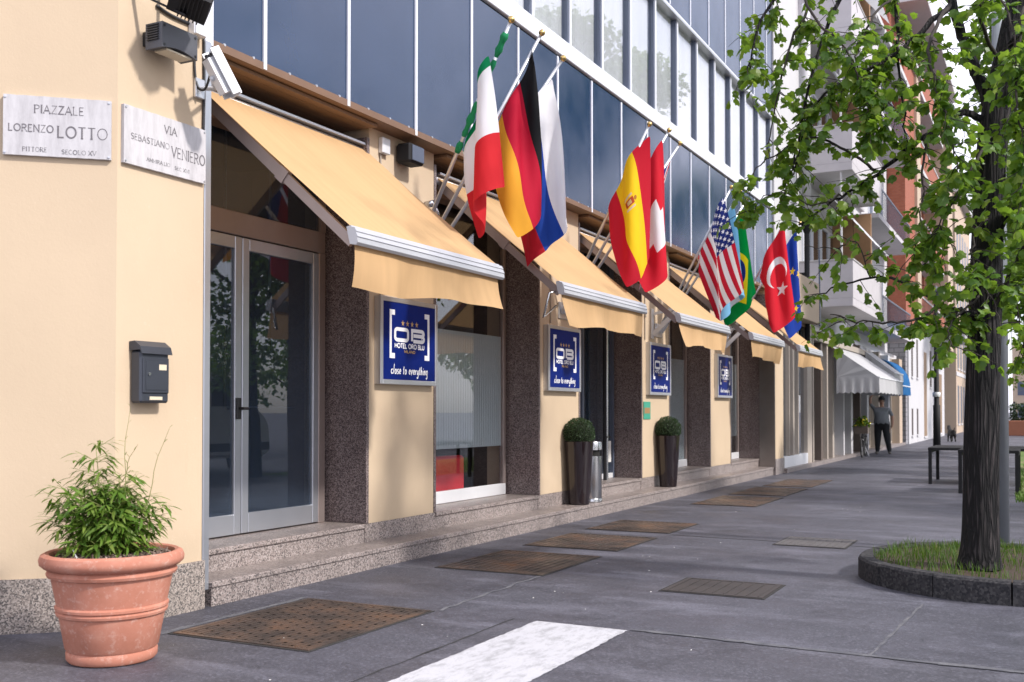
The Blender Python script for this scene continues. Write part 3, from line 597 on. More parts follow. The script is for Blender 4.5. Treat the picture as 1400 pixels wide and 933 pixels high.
# opening 3: dark entrance with tall pull handle
mb = MB(); x = XD
mb.box(x-.03, x+.03, 13.10, 13.18, Z2, 3.95); mb.box(x-.03, x+.03, 14.16, 14.22, Z2+.01, 3.95, bev=.004); mb.box(x-.03, x+.03, 15.36, 15.416, Z2, 3.95); mb.box(x-.03, x+.03, 13.181, 15.359, 3.88, 3.95)
mb.build('door_frame', 'dark_frame', hotel)
mb = MB(); mb.box(x-.006, x+.002, 13.18, 14.16, Z2+.01, 3.88); mb.box(x-.026, x-.018, 14.22, 15.36, Z2+.08, 3.88); dd = mb.build('glass_door', 'door_glass', hotel)
mb = MB(); mb.box(x-.03, x+.03, 14.221, 15.36, Z2+.004, Z2+.079, bev=.004); mb.build('kick_rail', 'bright_aluminium', dd)
mb = MB(); mb.tube([(x+.13, 14.86, Z2+.003), (x+.13, 14.86, 2.9)], .022); mb.build('pull_handle', 'steel', dd)
mb = MB(); mb.tube([(x+.13, 14.78, Z2+.003), (x+.13, 14.78, 2.9)], .03); mb.tube([(x+.13, 14.78, 1.0), (x+.13, 14.97, 1.0)], .02); mb.build('door_closer_post', 'black_metal', dd)
mb = MB(); mb.box(x+.004, x+.010, 15.19, 15.33, .60, .93); mb.build('notice', 'paper_white', dd)
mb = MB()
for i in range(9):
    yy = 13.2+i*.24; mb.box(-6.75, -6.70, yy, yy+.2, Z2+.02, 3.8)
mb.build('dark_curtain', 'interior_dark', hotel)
# ---- upper floors
YE = 23.5
mb = MB(); mb.box(-12, -5.66, 5.62, 26.2, 4.135, 11.5); mb.build('upper_wall', 'stone_white', hotel)
mull = [6.377+1.1035*i for i in range(16)]
edges = [5.80]+mull+[YE]
for i in range(len(edges)-1):
    for (z0, z1) in ((4.075, 5.862), (8.06, 11.45)):
        if edges[i+1]-edges[i] < .1: continue
        mb = MB(); mb.box(XG-.06, XG, edges[i]+.02, edges[i+1]-.02, z0, z1); mb.build('fascia_panel', 'fascia_glass', hotel)
for yy in mull:
    for (z0, z1) in ((4.078, 5.858), (8.062, 11.44)):
        mb = MB(); mb.box(XG-.07, XG+.014, yy-.019, yy+.019, z0, z1); mb.build('mullion', 'white_frame', hotel)
mb = MB()
for yy in mull:
    for dy in (-.75, -.4, -.08): mb.tube([(XG, yy+dy-.05, 4.13), (XG+.012, yy+dy-.05, 4.13)], .011, 6)
mb.build('panel_bolts', 'aluminium', hotel, kind='stuff')
mb = MB(); mb.box(XG-.1, XG+.016, 5.635, 5.80, 4.08, 11.4); mb.build('end_trim', 'white_frame', hotel)
mb = MB(); mb.box(-5.75, XG-.065, 5.64, YE, 4.131, 4.2); mb.build('fascia_rail', 'soffit_brown', hotel)
mb = MB(); mb.box(-5.65, XG+.03, 5.81, YE, 5.895, 6.115, bev=.008); mb.build('sill_band', 'white_frame', hotel)
mb = MB(); mb.box(-5.65, XG-.02, 5.81, YE, 5.863, 5.893); mb.build('shadow_gap', 'black_metal', hotel)
mb = MB(); mb.box(-5.65, XG+.05, 5.81, YE, 7.93, 7.985, bev=.006); mb.build('head_trim', 'aluminium', hotel)
mb = MB(); mb.box(-5.65, XG+.01, 5.81, YE, 7.988, 8.055, bev=.006); mb.build('head_band', 'white_frame', hotel)
wm = [11.15+1.1055*i for i in range(-5, 12)]
for yy in wm:
    mb = MB(); mb.box(XG-.13, XG-.02, yy, yy+.045, 6.116, 7.928); mb.build('window_mullion', 'dark_frame', hotel)
    mb = MB(); mb.box(XG-.13, XG-.005, yy+.047, yy+.10, 6.117, 7.927); mb.build('window_jamb', 'white_frame', hotel)
for a_, b_ in zip(wm[:-1], wm[1:]):
    mb = MB(); mb.box(XG-.070, XG-.062, a_+.10, b_, 6.117, 7.927); wp = mb.build('window_pane', 'window_glass', hotel)
    mb = MB(); n = 14; c0, c1 = a_+.101, b_-.002      # pleated curtain
    vs = [(XG-.112+.012*math.sin(i*2.6+a_), c0+(c1-c0)*i/(2*n), z) for z in (6.118, 7.926) for i in range(2*n+1)]
    mb.add(vs, [(i, i+1, 2*n+1+i+1, 2*n+1+i) for i in range(2*n)]); mb.build('curtain', 'curtain', wp, smooth=True)
# end of the hotel: pale wall strip and box at first-floor level
mb = MB(); mb.box(-5.66, -5.42, YE+.02, 25.9, 4.6, 11.48); mb.build('end_wall', 'stone_white', hotel)
mb = MB(); mb.box(-5.66, -5.02, 23.95, 26.6, 3.55, 4.55, bev=.01); mb.build('sign_box', 'stone_cream', hotel)
mb = MB(); mb.box(-5.03, -5.0, 26.55, 26.62, 3.5, 5.4); mb.build('box_trim', 'dark_frame', hotel)
# last bay with white kick panel
mb = MB(); mb.box(-5.9, -5.22, 23.8, 45.9, 0, .10); mb.build('step_tread', 'step_granite', hotel)
mb = MB(); mb.box(-5.40, -5.28, 23.82, 26.4, .105, .36, bev=.006); mb.build('kick_panel', 'bright_aluminium', hotel)
mb = MB()
for yy, wd in ((24.35, .05), (24.75, .16), (25.3, .10), (26.4, .55), (27.1, .12)): mb.box(-5.42, -5.29, yy, yy+wd, .365 if yy < 26.3 else .105, 3.45)
mb.build('door_frame', 'stone_beige', hotel)
mb = MB(); mb.box(-5.385, -5.375, 23.82, 26.38, .366, 3.4); mb.build('pane', 'door_glass', hotel)
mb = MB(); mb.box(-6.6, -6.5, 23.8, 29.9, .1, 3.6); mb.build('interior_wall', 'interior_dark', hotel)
mb = MB(); mb.box(-6.6, -5.3, 23.8, 27.3, 3.46, 3.549); mb.build('soffit', 'soffit_brown', hotel)
# downpipe with hopper
dp = thing('downpipe', 'black downpipe with funnel hopper fed by a white pipe at the hotel end', 'downpipe', (-5.3, 26.3, 0))
p = ony(1103, 298, 26.3)
mb = MB(); mb.lathe([(.05, -.45), (.07, -.36), (.2, 0), (.21, .02), (.21, .10), (.19, .10), (.17, .03)], (p[0], 26.3, p[2]-.02), 20); smooth_edges(mb.build('hopper', 'black_metal', dp))
mb = MB(); mb.tube([(p[0], 26.3, p[2]-.4), (p[0], 26.3, 3.0)], .065, 12); mb.build('pipe', 'black_metal', dp, smooth=True)
mb = MB(); mb.tube([(p[0], 26.3, p[2]+.03), (p[0], 26.3, 11.5)], .11, 12); mb.build('inlet_pipe', 'stone_white', dp, smooth=True)
mb = MB(); mb.box(-5.45, p[0], 26.25, 26.35, 4.75, 4.82); mb.build('wall_bracket', 'black_metal', dp)

# ------------------------------------------------------------------ things inside
sofa = thing('sofa', 'red sofa behind the frosted shop window', 'sofa', (-6.75, 10.3, Z2))
mb = MB(); mb.box(-7.0, -6.42, 9.85, 10.93, Z2+.05, Z2+.30, bev=.03); mb.build('seat', 'sofa_red', sofa)
mb = MB(); mb.box(-6.415, -6.24, 9.85, 10.95, Z2+.05, Z2+.52, bev=.03); mb.build('backrest', 'sofa_red', sofa)
mb = MB(); mb.box(-7.0, -6.42, 10.80, 10.97, Z2+.31, Z2+.45, bev=.03); mb.build('armrest', 'sofa_red', sofa)
pw = MB(); pw.box(-7.62, -7.55, 7.9, 8.65, Z2, 3.9); pw.build('partition_wall', 'interior_wall', hotel)
q0, q1 = onx(379, 450, -7.5), onx(424, 542, -7.5)
pic = thing('framed_picture', 'dark framed picture with yellow band seen through the right door pane', 'picture', (-7.5, (q0[1]+q1[1])/2, q1[2]))
ya, yb, za, zb = q0[1], q1[1], q1[2], q0[2]
mb = MB(); frame_rect(mb, -7.51, ya, yb, za, zb, .05, .05); mb.build('frame', 'black_metal', pic)
mb = MB(); mb.box(-7.53, -7.52, ya+.05, yb-.05, za+.05, zb-.32); mb.build('canvas', 'picture_dark', pic)
mb = MB(); mb.box(-7.53, -7.52, ya+.05, yb-.05, zb-.19, zb-.05); mb.build('yellow_band', 'picture_yellow', pic)
mb = MB(); mb.box(-7.53, -7.52, ya+.05, yb-.05, zb-.32, zb-.19); mb.build('pale_band', 'picture_pale', pic)
for (u, v0, v1, lb) in ((308, 337, 560, 'slim brass tube added for a reflection line behind the left door leaf'), (369, 335, 480, 'slim brass tube added for a reflection line behind the right door leaf')):
    a_, b_ = onx(u, v0, -6.55), onx(u, v1, -6.55)  # added tubes stand in for bright lines reflected in the door glass
    t = thing('reflection_tube', lb, 'lamp', (a_[0], a_[1], b_[2]), 'tubes added for reflection lines in the entrance')
    mb = MB(); mb.tube([(a_[0], a_[1], b_[2]), (a_[0], a_[1], b_[2]+(a_[2]-b_[2])*.55)], .014, 8); mb.build('lower_tube', 'brass', t, smooth=True)
    mb = MB(); mb.tube([(a_[0], a_[1], b_[2]+(a_[2]-b_[2])*.6), (a_[0], a_[1], 3.97)], .012, 8); mb.build('upper_tube', 'bright_aluminium', t, smooth=True)

# ------------------------------------------------------------------ awnings
def make_awning(y0, y1, label, seed, flat=False):
    r_ = random.Random(seed); t = thing('awning', label, 'awning', (XW, y0, 3.85), 'cream retractable awnings over the hotel openings')
    xb, zb, xf, zf = -5.70, 3.86, -4.27, 2.665
    # fabric, slightly sagging
    nu, nv = 26, 16; mb = MB(); vs = []
    for lay in (0, 1):
        for i in range(nv+1):
            s_ = i/nv
            for j in range(nu+1):
                q = j/nu; sag = -.022*math.sin(math.pi*s_)*(.6+.4*math.sin(math.pi*q))+.0035*math.sin(q*13+s_*9+seed)*math.sin(math.pi*s_)*(.4+q)+.003*math.sin(q*23-s_*15)*q*s_*(1-s_)*4+.006*math.sin(q*9+seed+s_*2)*math.sin(math.pi*s_)
                vs.append((xb+(xf-xb)*s_-lay*.002, y0+(y1-y0)*q, zb+(zf-zb)*s_+sag-lay*.002))
    N = (nu+1)*(nv+1)
    fs = [(i*(nu+1)+j, (i+1)*(nu+1)+j, (i+1)*(nu+1)+j+1, i*(nu+1)+j+1) for i in range(nv) for j in range(nu)]
    mb.add(vs[:N], fs); mb.build('canopy', 'awning_cloth', t, smooth=True)
    # valance hanging from the front bar
    mb = MB(); nu, nv = 44, 8; vs = []; a1, a2, a3 = r_.uniform(0, 6), r_.uniform(0, 6), r_.uniform(.6, 1.3)
    for i in range(nv+1):
        s_ = i/nv
        for j in range(nu+1):
            q = j/nu; wv = s_*(.028*math.sin(q*7*a3+a1)+.022*math.sin(q*17+a2)+.012*math.sin(q*31+a1))
            edge = .03*s_*math.exp(-q*14)-.035*s_*math.exp(-(1-q)*12)
            vs.append((xf-.005+wv+.05*s_*s_*math.sin(q*3+a2), y0+.02+(y1-y0-.04)*q+edge*.8, zf-.11-(.285+.022*math.sin(q*5+a1)+.012*math.sin(q*11+a2))*s_))
    mb.add(vs, [(i*(nu+1)+j, (i+1)*(nu+1)+j, (i+1)*(nu+1)+j+1, i*(nu+1)+j+1) for i in range(nv) for j in range(nu)]); mb.build('valance', 'awning_cloth', t, smooth=True)
    # front bar
    prof = [(xf-.05, zf+.014), (xf-.012, zf+.022), (xf-.006, zf+.010), (xf+.018, zf+.006), (xf+.034, zf-.022), (xf+.030, zf-.028), (xf+.046, zf-.060), (xf+.040, zf-.066), (xf+.046, zf-.10), (xf+.030, zf-.118), (xf-.02, zf-.108), (xf-.035, zf-.05)]
    mb = MB(); mb.xprism(prof, y0-.012, y1+.012); mb.build('front_bar', 'bar_aluminium', t)
    # roller tube at the back
    mb = MB(); mb.tube([(xb-.03, y0-.01, zb-.02), (xb-.03, y1+.01, zb-.02)], .042, 12); mb.build('roller_tube', 'aluminium', t, smooth=True)
    mb = MB(); mb.box(xb-.02, xb+.045, y0, y1, zb+.026, zb+.046); mb.build('hood', 'aluminium', t)
    # side arms: flat brown profiles just under the cloth
    for ya in (y0+.035, y1-.035):
        d = np.array((xf-.03-(xb), 0, zf-.03-zb)); p0 = np.array((xb+.02, ya, zb-.08)); p1 = p0+d*.55; p2 = p0+d*.985
        mb = MB(); mb.obox(p0, p1, .035, .085, (0, 0, 1)); mb.obox(p1-d*.02, p2, .03, .07, (0, 0, 1)); a_ = mb.build('arm', 'bronze_aluminium', t)
        mb = MB(); mb.obox(p1-d*.025, p1+d*.02, .05, .10, (0, 0, 1)); mb.build('joint', 'bronze_aluminium', a_)
    # white folding elbow on the pier at the near side
    mb = MB(); zz = zf-.12
    mb.tube([(xf-.05, y0+.06, zf-.07), (xf-.1, y0-.05, zf-.10), (xf-.16, y0-.06, zz-.22), (xf-.05, y0+.02, zz-.10)], .014, 6)
    if seed == 4: mb.build('end_loop', 'steel', t, smooth=True)
    return t
AW = [(5.93, 8.10), (9.40, 11.78), (13.10, 15.46), (16.86, 19.12), (20.48, 22.72)]
LB = ['cream awning over the glass entrance doors, nearest and largest in view', 'cream awning over the frosted window with the red sofa', 'cream awning over the dark entrance beside the round boxwoods',
      'cream awning fourth along the facade, below the striped American flag', 'farthest cream awning, below the red Turkish flag']
for i, (a_, b_) in enumerate(AW): make_awning(a_, b_, LB[i], i*3+1)
# arm brackets on piers
def elbow(y, z, lb):
    t = thing('awning_bracket', lb, 'bracket', (XW, y, z), 'white folding brackets on the piers')
    mb = MB(); mb.obox((XW+.03, y, z), (XW+.42, y+.05, z+.38), .05, .07); mb.build('strut', 'camera_white', t)
    mb = MB(); mb.obox((XW+.03, y, z+.33), (XW+.42, y+.05, z+.42), .03, .04); mb.build('tie', 'camera_white', t)
    mb = MB(); mb.box(XW+.001, XW+.03, y-.05, y+.05, z-.06, z+.42, bev=.005); mb.build('wall_plate', 'camera_white', t)
elbow(15.95, 2.62, 'white metal folding bracket above the third blue hotel sign')
elbow(20.05, 2.62, 'small white metal bracket above the fourth blue hotel sign')

# ------------------------------------------------------------------ blue hotel signs
def make_sign(yc, label):
    hw, z0, z1, x = .515, 1.655, 2.49, XW+.075
    t = thing('hotel_sign', label, 'sign', (XW, yc, z0), 'blue hotel signs on the piers')
    mb = MB(); fw = .045
    mb.box(XW+.002, x-.012, yc-hw, yc+hw, z0, z1)
    mb.box(x-.0115, x, yc-hw, yc-hw+fw, z0, z1, bev=.003); mb.box(x-.0115, x, yc+hw-fw, yc+hw, z0, z1, bev=.003)
    mb.box(x-.0115, x, yc-hw+fw+.0005, yc+hw-fw-.0005, z0, z0+fw, bev=.003); mb.box(x-.0115, x, yc-hw+fw+.0005, yc+hw-fw-.0005, z1-fw, z1, bev=.003)
    mb.build('frame', 'aluminium', t)
    xp = x-.006; mb = MB(); mb.box(x-.0115, xp, yc-hw+fw+.001, yc+hw-fw-.001, z0+fw+.001, z1-fw-.001); mb.build('panel', 'sign_blue', t)
    X_, Y_, N_ = (0, 1, 0), (0, 0, 1), (1, 0, 0)
    H = z1-z0
    for sg in (-1, 1):
        mb = MB(); ye = yc+sg*.36; za, zb = z0+.30*H, z0+.86*H; c_ = .03; xq = xp+.002
        mb.box(xp+.0003, xq, min(ye, ye-sg*.035), max(ye, ye-sg*.035), za, zb); 
        for zz in (za, zb-.05): mb.box(xp+.0003, xq, min(ye-sg*.0352, ye-sg*.09), max(ye-sg*.0352, ye-sg*.09), zz, zz+.05)
        mb.build('bracket', 'sign_white', t)
    for i in range(4):
        mb = MB(); pts = starpts((xp, yc-.125+i*.083-.005, z0+.715*H), .032, X_, Y_, N_); mb.add(pts+[np.mean(pts, 0)], [(k_, (k_+1) % 10, 10) for k_ in range(10)]); mb.build('star', 'sign_gold', t)
    def line(txt, zc, h, th, wd, nm, mat, sl=0, sp=.16):
        mb = MB(); letter(mb, txt, (xp, yc-wd/2-.005, z0+zc*H-h/2), X_, Y_, N_, h, th, wd, slant=sl, sp=sp); mb.build(nm, mat, t)
    line('O!B!', .590, .122, .036, .52, 'logo_letters', 'sign_white', 0, .36)
    line('HOTEL ORO BLU', .452, .042, .0115, .53, 'name_lettering', 'sign_white')
    line('MILANO', .387, .024, .007, .19, 'city_lettering', 'sign_gold')
    line('close to everything', .175, .085, .0115, .66, 'motto_lettering', 'sign_white', .12)
    return t
SL = ['nearest blue hotel sign, half under the first awning', 'second blue hotel sign, above the first round boxwood and steel ash bin', 'third blue hotel sign, on the pier with the small green plate', 'farthest and smallest blue hotel sign along the facade']
for i, (yc, lb) in enumerate(zip((8.70, 12.42, 16.20, 20.02), SL)): make_sign(yc, lb)
t = thing('wall_plate', 'small green plate with brown band below the third blue sign', 'plate', (XW, 15.7, 1.27), None)
mb = MB(); mb.box(XW+.001, XW+.012, 15.56, 15.87, 1.27, 1.545); mb.build('plate', 'sign_green', t)
mb = MB(); mb.box(XW+.0121, XW+.014, 15.59, 15.84, 1.36, 1.45); mb.build('band', 'sign_brown', t)

# ------------------------------------------------------------------ marble street plaques
def plaque(name, label, p0, xd, nd, wd, ht, lines):
    """p0 bottom left corner on the wall"""
    p0, xd, nd = np.array(p0, float), np.array(xd, float), np.array(nd, float); up = np.array((0, 0, 1.)); t_ = .028
    t = thing(name, label, 'street sign', p0)
    mb = MB(); n = 16; top = []; bot = []
    for i in range(n+1): top.append((wd*i/n, ht+.0015*math.sin(i*2.3))); bot.append((wd*i/n, .0015*math.sin(i*3.1)))
    vs = []
    for off in (0.002, t_):
        vs += [p0+xd*a_+up*b_+nd*off for a_, b_ in bot]+[p0+xd*a_+up*b_+nd*off for a_, b_ in top]
    m = n+1; fs = []
    for i in range(n):
        fs += [(2*m+i, 2*m+i+1, 3*m+i+1, 3*m+i), (i+1, i, m+i, m+i+1), (i, i+1, 2*m+i+1, 2*m+i), (m+i+1, m+i, 3*m+i, 3*m+i+1)]
    fs += [(0, 2*m, 3*m, m), (n, m+n, 3*m+n, 2*m+n)]
    mb.add(vs, fs); mb.build('slab', 'marble', t)
    for txt, xa, xb, za, h, th in lines:
        mb = MB(); letter(mb, txt, p0+xd*xa*wd+up*za*ht+nd*t_, xd, up, nd, h*ht, th, (xb-xa)*wd, serif=True, sp=.2); mb.build('lettering', 'engraved', t)
    for a_, b_ in ((.02, .04), (.98, .04), (.02, .96), (.98, .96)):
        mb = MB(); c_ = p0+xd*a_*wd+up*b_*ht; mb.tube([c_+nd*t_, c_+nd*(t_+.006)], .007, 8); mb.build('bolt', 'aluminium', t)
def onplane(u, v, p, n): d = ray(u, v); return C0+d*(((p-C0)@n)/(d@n))
cpn = chn/np.linalg.norm(chn); chd = ch/np.linalg.norm(ch); P0 = np.array((CX, CY_, 0))
qa, qb = onplane(5, 212, P0, cpn), onplane(152.5, 219, P0, cpn); ht = onplane(5, 130, P0, cpn)[2]-qa[2]
plaque('street_plaque', 'grey marble plaque reading PIAZZALE LORENZO LOTTO on the angled corner wall', qa, chd, cpn, (qb-qa)@chd, ht,
       [('PIAZZALE', .285, .74, .72, .13, .0075), ('LORENZO', .05, .46, .40, .115, .006), ('LOTTO', .50, .965, .33, .185, .0095), ('PITTORE', .18, .40, .07, .07, .004), ('SECOLO XV', .54, .86, .055, .07, .004)])
plaque('street_plaque', 'pale marble plaque reading VIA SEBASTIANO VENIERO beside the metal edge', (CX, 4.868, 3.015), (0, 1, 0), (1, 0, 0), .742, .382,
       [('VIA', .47, .62, .72, .13, .007), ('SEBASTIANO', .08, .53, .44, .10, .005), ('VENIERO', .56, .985, .33, .18, .009), ('AMMIRAGLIO', .26, .54, .13, .06, .0035), ('SEC XVI', .60, .78, .11, .06, .0035)])

# ------------------------------------------------------------------ mailbox
t = thing('mailbox', 'dark grey metal mailbox on the cream corner wall', 'mailbox', (CX, 5.06, 1.44))
ya, yb, za, zb, xo = 4.955, 5.205, 1.452, 1.825, CX+.10
mb = MB(); mb.box(CX+.002, xo, ya, yb, za, zb-.03, bev=.014); mb.build('body', 'mailbox_metal', t)
mb = MB(); mb.xprism([(CX+.002, zb-.028), (CX+.002, zb+.03), (CX+.05, zb+.035), (xo+.004, zb-.002), (xo+.020, zb-.05), (xo+.014, zb-.052), (xo+.002, zb-.025)], ya-.008, yb+.008); mb.build('hood', 'mailbox_metal', t)
mb = MB(); mb.box(xo+.0005, xo+.010, ya+.012, yb-.012, za+.065, zb-.075, bev=.004); d = mb.build('door', 'mailbox_metal', t)
mb = MB(); mb.box(xo+.0102, xo+.013, ya+.035, yb-.03, za+.085, zb-.095, bev=.002); mb.build('panel', 'mailbox_metal', d)
mb = MB(); mb.box(xo+.0132, xo+.015, ya+.145, yb-.04, zb-.155, zb-.118); mb.build('name_slot', 'cream_label', d)
mb = MB(); mb.tube([(xo+.012, ya+.06, za+.19), (xo+.02, ya+.06, za+.19)], .011, 10); mb.build('lock', 'steel', d)
mb = MB(); mb.box(xo+.0005, xo+.004, ya+.075, yb-.065, za+.020, za+.042); mb.build('maker_plate', 'cream_label', t)

# ------------------------------------------------------------------ corner lamps, camera, cables
xa = -5.13
c = [onx(222, 28, xa), onx(270, 50, xa), onx(272, 84, xa), onx(224, 65, xa)]
y0, y1, zt, zb = c[0][1], c[1][1], (c[0][2]+c[1][2])/2, (c[2][2]+c[3][2])/2
t = thing('wall_lamp', 'grey box floodlight on the corner wall, lower of the two', 'lamp', (CX, (y0+y1)/2, zb))
n = 10; prof = [(y0, zt), (y1, zt)]+[(y1+(y0-y1)*i/n, zb+.025*math.sin(math.pi*i/n)) for i in range(n+1)]
mb = MB(); m = len(prof); vs = [(x, p[0], p[1]) for x in (xa-.15, xa) for p in prof]; mb.add(vs, [tuple(range(m)), tuple(range(m, 2*m))[::-1]]+[(i, m+i, m+(i+1) % m, (i+1) % m) for i in range(m)]); mb.build('housing', 'lamp_grey', t)
mb = MB(); mb.box(CX+.001, xa-.151, y0+.04, y1-.06, zb+.05, zt-.03); mb.build('mount', 'black_plastic', t)
for i in range(7): mb = MB(); mb.box(xa-.13, xa-.03, y0-.012, y0-.001, zb+.055+i*.016, zb+.062+i*.016); mb.build('vent_fin', 'black_plastic', t)
for a_, b_ in ((.02, .02), (.02, -.02), (-.02, .02), (-.02, -.02)):
    mb = MB(); yy = (y0 if a_ > 0 else y1)+a_; zz = (zb if b_ > 0 else zt)+b_*1.1; mb.tube([(xa, yy, zz), (xa+.004, yy, zz)], .009, 8); mb.build('screw', 'black_plastic', t)
mb = MB(); mb.box(xa-.13, xa-.02, y0+.06, y1-.03, zb+.0, zb+.012); mb.build('diffuser', 'cream_label', t)
# upper black floodlight
a_, b_ = onx(236, -14, -5.02), onx(288, 10, -4.86)
t = thing('floodlight', 'black tilted floodlight cut by the top of the picture', 'lamp', (CX, a_[1], a_[2]))
mb = MB(); mb.obox(a_, b_, .20, .16, (-.5, .15, 1)); mb.build('housing', 'black_metal', t)
mb = MB(); d = (b_-a_)
for i in range(6): mb.obox(a_+d*(.3+.1*i), a_+d*(.33+.1*i), .215, .19, (-.5, .15, 1))
mb.build('cooling_fins', 'black_metal', t)
mb = MB(); mb.obox((CX+.01, a_[1]-.03, a_[2]+.04), a_+d*.35+np.array((0, 0, -.13)), .03, .012); mb.obox((CX+.01, a_[1]+.2, a_[2]+.10), a_+d*.35+np.array((.05, .1, -.12)), .03, .012); mb.build('yoke', 'black_metal', t)
# junction boxes
q = onx(270, 36, CX+.05)
t = thing('junction_box', 'white junction box between the corner lamps and the blue glass', 'junction box', (CX, q[1], q[2]))
mb = MB(); mb.box(CX+.002, CX+.07, q[1]-.045, q[1]+.07, q[2]-.07, q[2]+.08, bev=.008); mb.build('box', 'camera_white', t)
mb = MB(); mb.box(CX+.0705, CX+.078, q[1]-.04, q[1]+.065, q[2]-.065, q[2]+.075, bev=.003); mb.build('lid', 'camera_white', t)
# security camera
cx_ = -5.05
a_, b_ = onx(287, 80, cx_), onx(311, 127, cx_+.06)
t = thing('security_camera', 'white security camera on a bracket at the corner edge', 'camera', (CX, a_[1], a_[2]))
mb = MB(); mb.obox(a_, b_, .085, .085, (.25, .75, .62)); mb.build('housing', 'camera_white', t)
d = b_-a_; d /= np.linalg.norm(d); sdv = np.cross(d, (.25, .75, .62)); sdv /= np.linalg.norm(sdv); upv = np.cross(sdv, d)
mb = MB(); mb.obox(a_-d*.05+upv*.062, b_+d*.04+upv*.062, .12, .012, upv); mb.obox(a_-d*.05+sdv*.064+upv*.03, b_+d*.03+sdv*.064+upv*.03, .012, .07, upv); mb.obox(a_-d*.05-sdv*.064+upv*.03, b_+d*.03-sdv*.064+upv*.03, .012, .07, upv); mb.build('sun_shield', 'camera_white', t)
mb = MB(); mb.obox(a_-d*.002, a_-d*.012, .06, .06, upv); mb.build('back_cap', 'lamp_grey', t)
mb = MB()
for sx, sz in ((-.02, .015), (.02, .015), (0, -.02)): mb.tube([a_-d*.012+sdv*sx+upv*sz, a_-d*.028+sdv*sx+upv*sz], .012, 8)
mb.build('cable_gland', 'black_plastic', t)
q = onx(270, 122, CX); mid = (a_+b_)/2
mb = MB(); mb.tube([q+np.array((.02, 0, 0)), (CX+.12, q[1]+.05, q[2]+.0), mid-upv*.06], .016, 8); mb.build('arm', 'camera_white', t, smooth=True)
mb = MB(); mb.box(CX+.002, CX+.03, q[1]-.045, q[1]+.045, q[2]-.07, q[2]+.07, bev=.005); mb.build('wall_plate', 'aluminium', t)
# cables
def cable(pts, r, lb, mat='black_plastic'):
    P_ = [np.array(p, float) for p in pts]; out_ = []
    for i in range(len(P_)-1):
        p0, p1, p2, p3 = P_[max(i-1, 0)], P_[i], P_[i+1], P_[min(i+2, len(P_)-1)]
        for k_ in range(6):
            s_ = k_/6; out_.append(.5*((2*p1)+(-p0+p2)*s_+(2*p0-5*p1+4*p2-p3)*s_*s_+(-p0+3*p1-3*p2+p3)*s_**3))
    out_.append(P_[-1]); mb = MB(); mb.tube(out_, r, 6); return tag(mb.build('cable', mat, None, smooth=True), lb, 'cable')
W_ = CX+.012
cable([onx(268, 52, W_), onx(266, 90, W_), onx(270, 118, W_+.02), onx(280, 122, W_+.08), onx(288, 100, W_+.16), onx(289, 88, W_+.27)], .009, 'thin black cable looping from the corner lamp to the security camera')
cable([onx(214, 8, W_), onx(235, 22, W_), onx(262, 34, W_)], .012, 'black cable running down to the white junction box')
cable([onx(279, 50, W_), onx(279, 120, W_), onx(278, 180, W_)], .010, 'black vertical cable along the corner edge above the pale plaque')
# spotlight and small box on first pier
c = onx(565, 210, XW+.16)
t = thing('spotlight', 'black spotlight under the soffit of the first pier', 'lamp', (XW, c[1], c[2]))
mb = MB(); mb.box(XW+.02, XW+.19, c[1]-.10, c[1]+.16, c[2]-.10, c[2]+.09, bev=.02); mb.build('housing', 'black_metal', t)
mb = MB(); mb.box(XW+.191, XW+.20, c[1]-.07, c[1]+.14, c[2]-.08, c[2]+.07, bev=.004); mb.build('front_glass', 'dark_frame', t)
mb = MB(); mb.box(XW+.001, XW+.02, c[1]-.05, c[1]+.08, c[2]-.05, c[2]+.05); mb.build('mount', 'black_metal', t)
c = onx(527, 200, XW+.04)
t = thing('junction_box', 'small grey box with a thin conduit near the top of the first pier', 'junction box', (XW, c[1], c[2]))
mb = MB(); mb.box(XW+.001, XW+.055, c[1]-.065, c[1]+.065, c[2]-.075, c[2]+.075, bev=.006); mb.build('box', 'camera_white', t)
mb = MB(); mb.tube([(XW+.012, c[1]-.04, c[2]-.07), (XW+.012, c[1]-.04, 2.5)], .008, 6); mb.build('conduit', 'stone_beige', t)
c = onx(588, 280, XW+.06)
t = thing('awning_gear', 'chromed awning crank gear on the first pier beside the flagpoles', 'gear', (XW, c[1], c[2]))
mb = MB(); mb.tube([(XW+.001, c[1], c[2]), (XW+.10, c[1], c[2]+.01)], .035, 10); mb.build('gear_case', 'steel', t, smooth=True)
mb = MB(); mb.tube([(XW+.09, c[1], c[2]+.01), (XW+.12, c[1]+.06, c[2]-.09), (XW+.11, c[1]+.09, c[2]-.13)], .018, 8); mb.build('crank_eye', 'steel', t, smooth=True)
for yc, zz in ((12.1, 2.95), (15.62, 2.9)):
    t = thing('wall_conduit', 'thin grey conduit running down the second pier' if yc < 13 else 'thin grey conduit running down the third pier', 'conduit', (XW, yc, zz))
    mb = MB(); mb.tube([(XW+.012, yc, 4.0), (XW+.012, yc, 2.52)], .009, 6); mb.build('pipe', 'stone_beige', t)
    mb = MB(); mb.box(XW+.001, XW+.03, yc-.02, yc+.02, zz-.02, zz+.02); mb.build('clip', 'stone_beige', t)

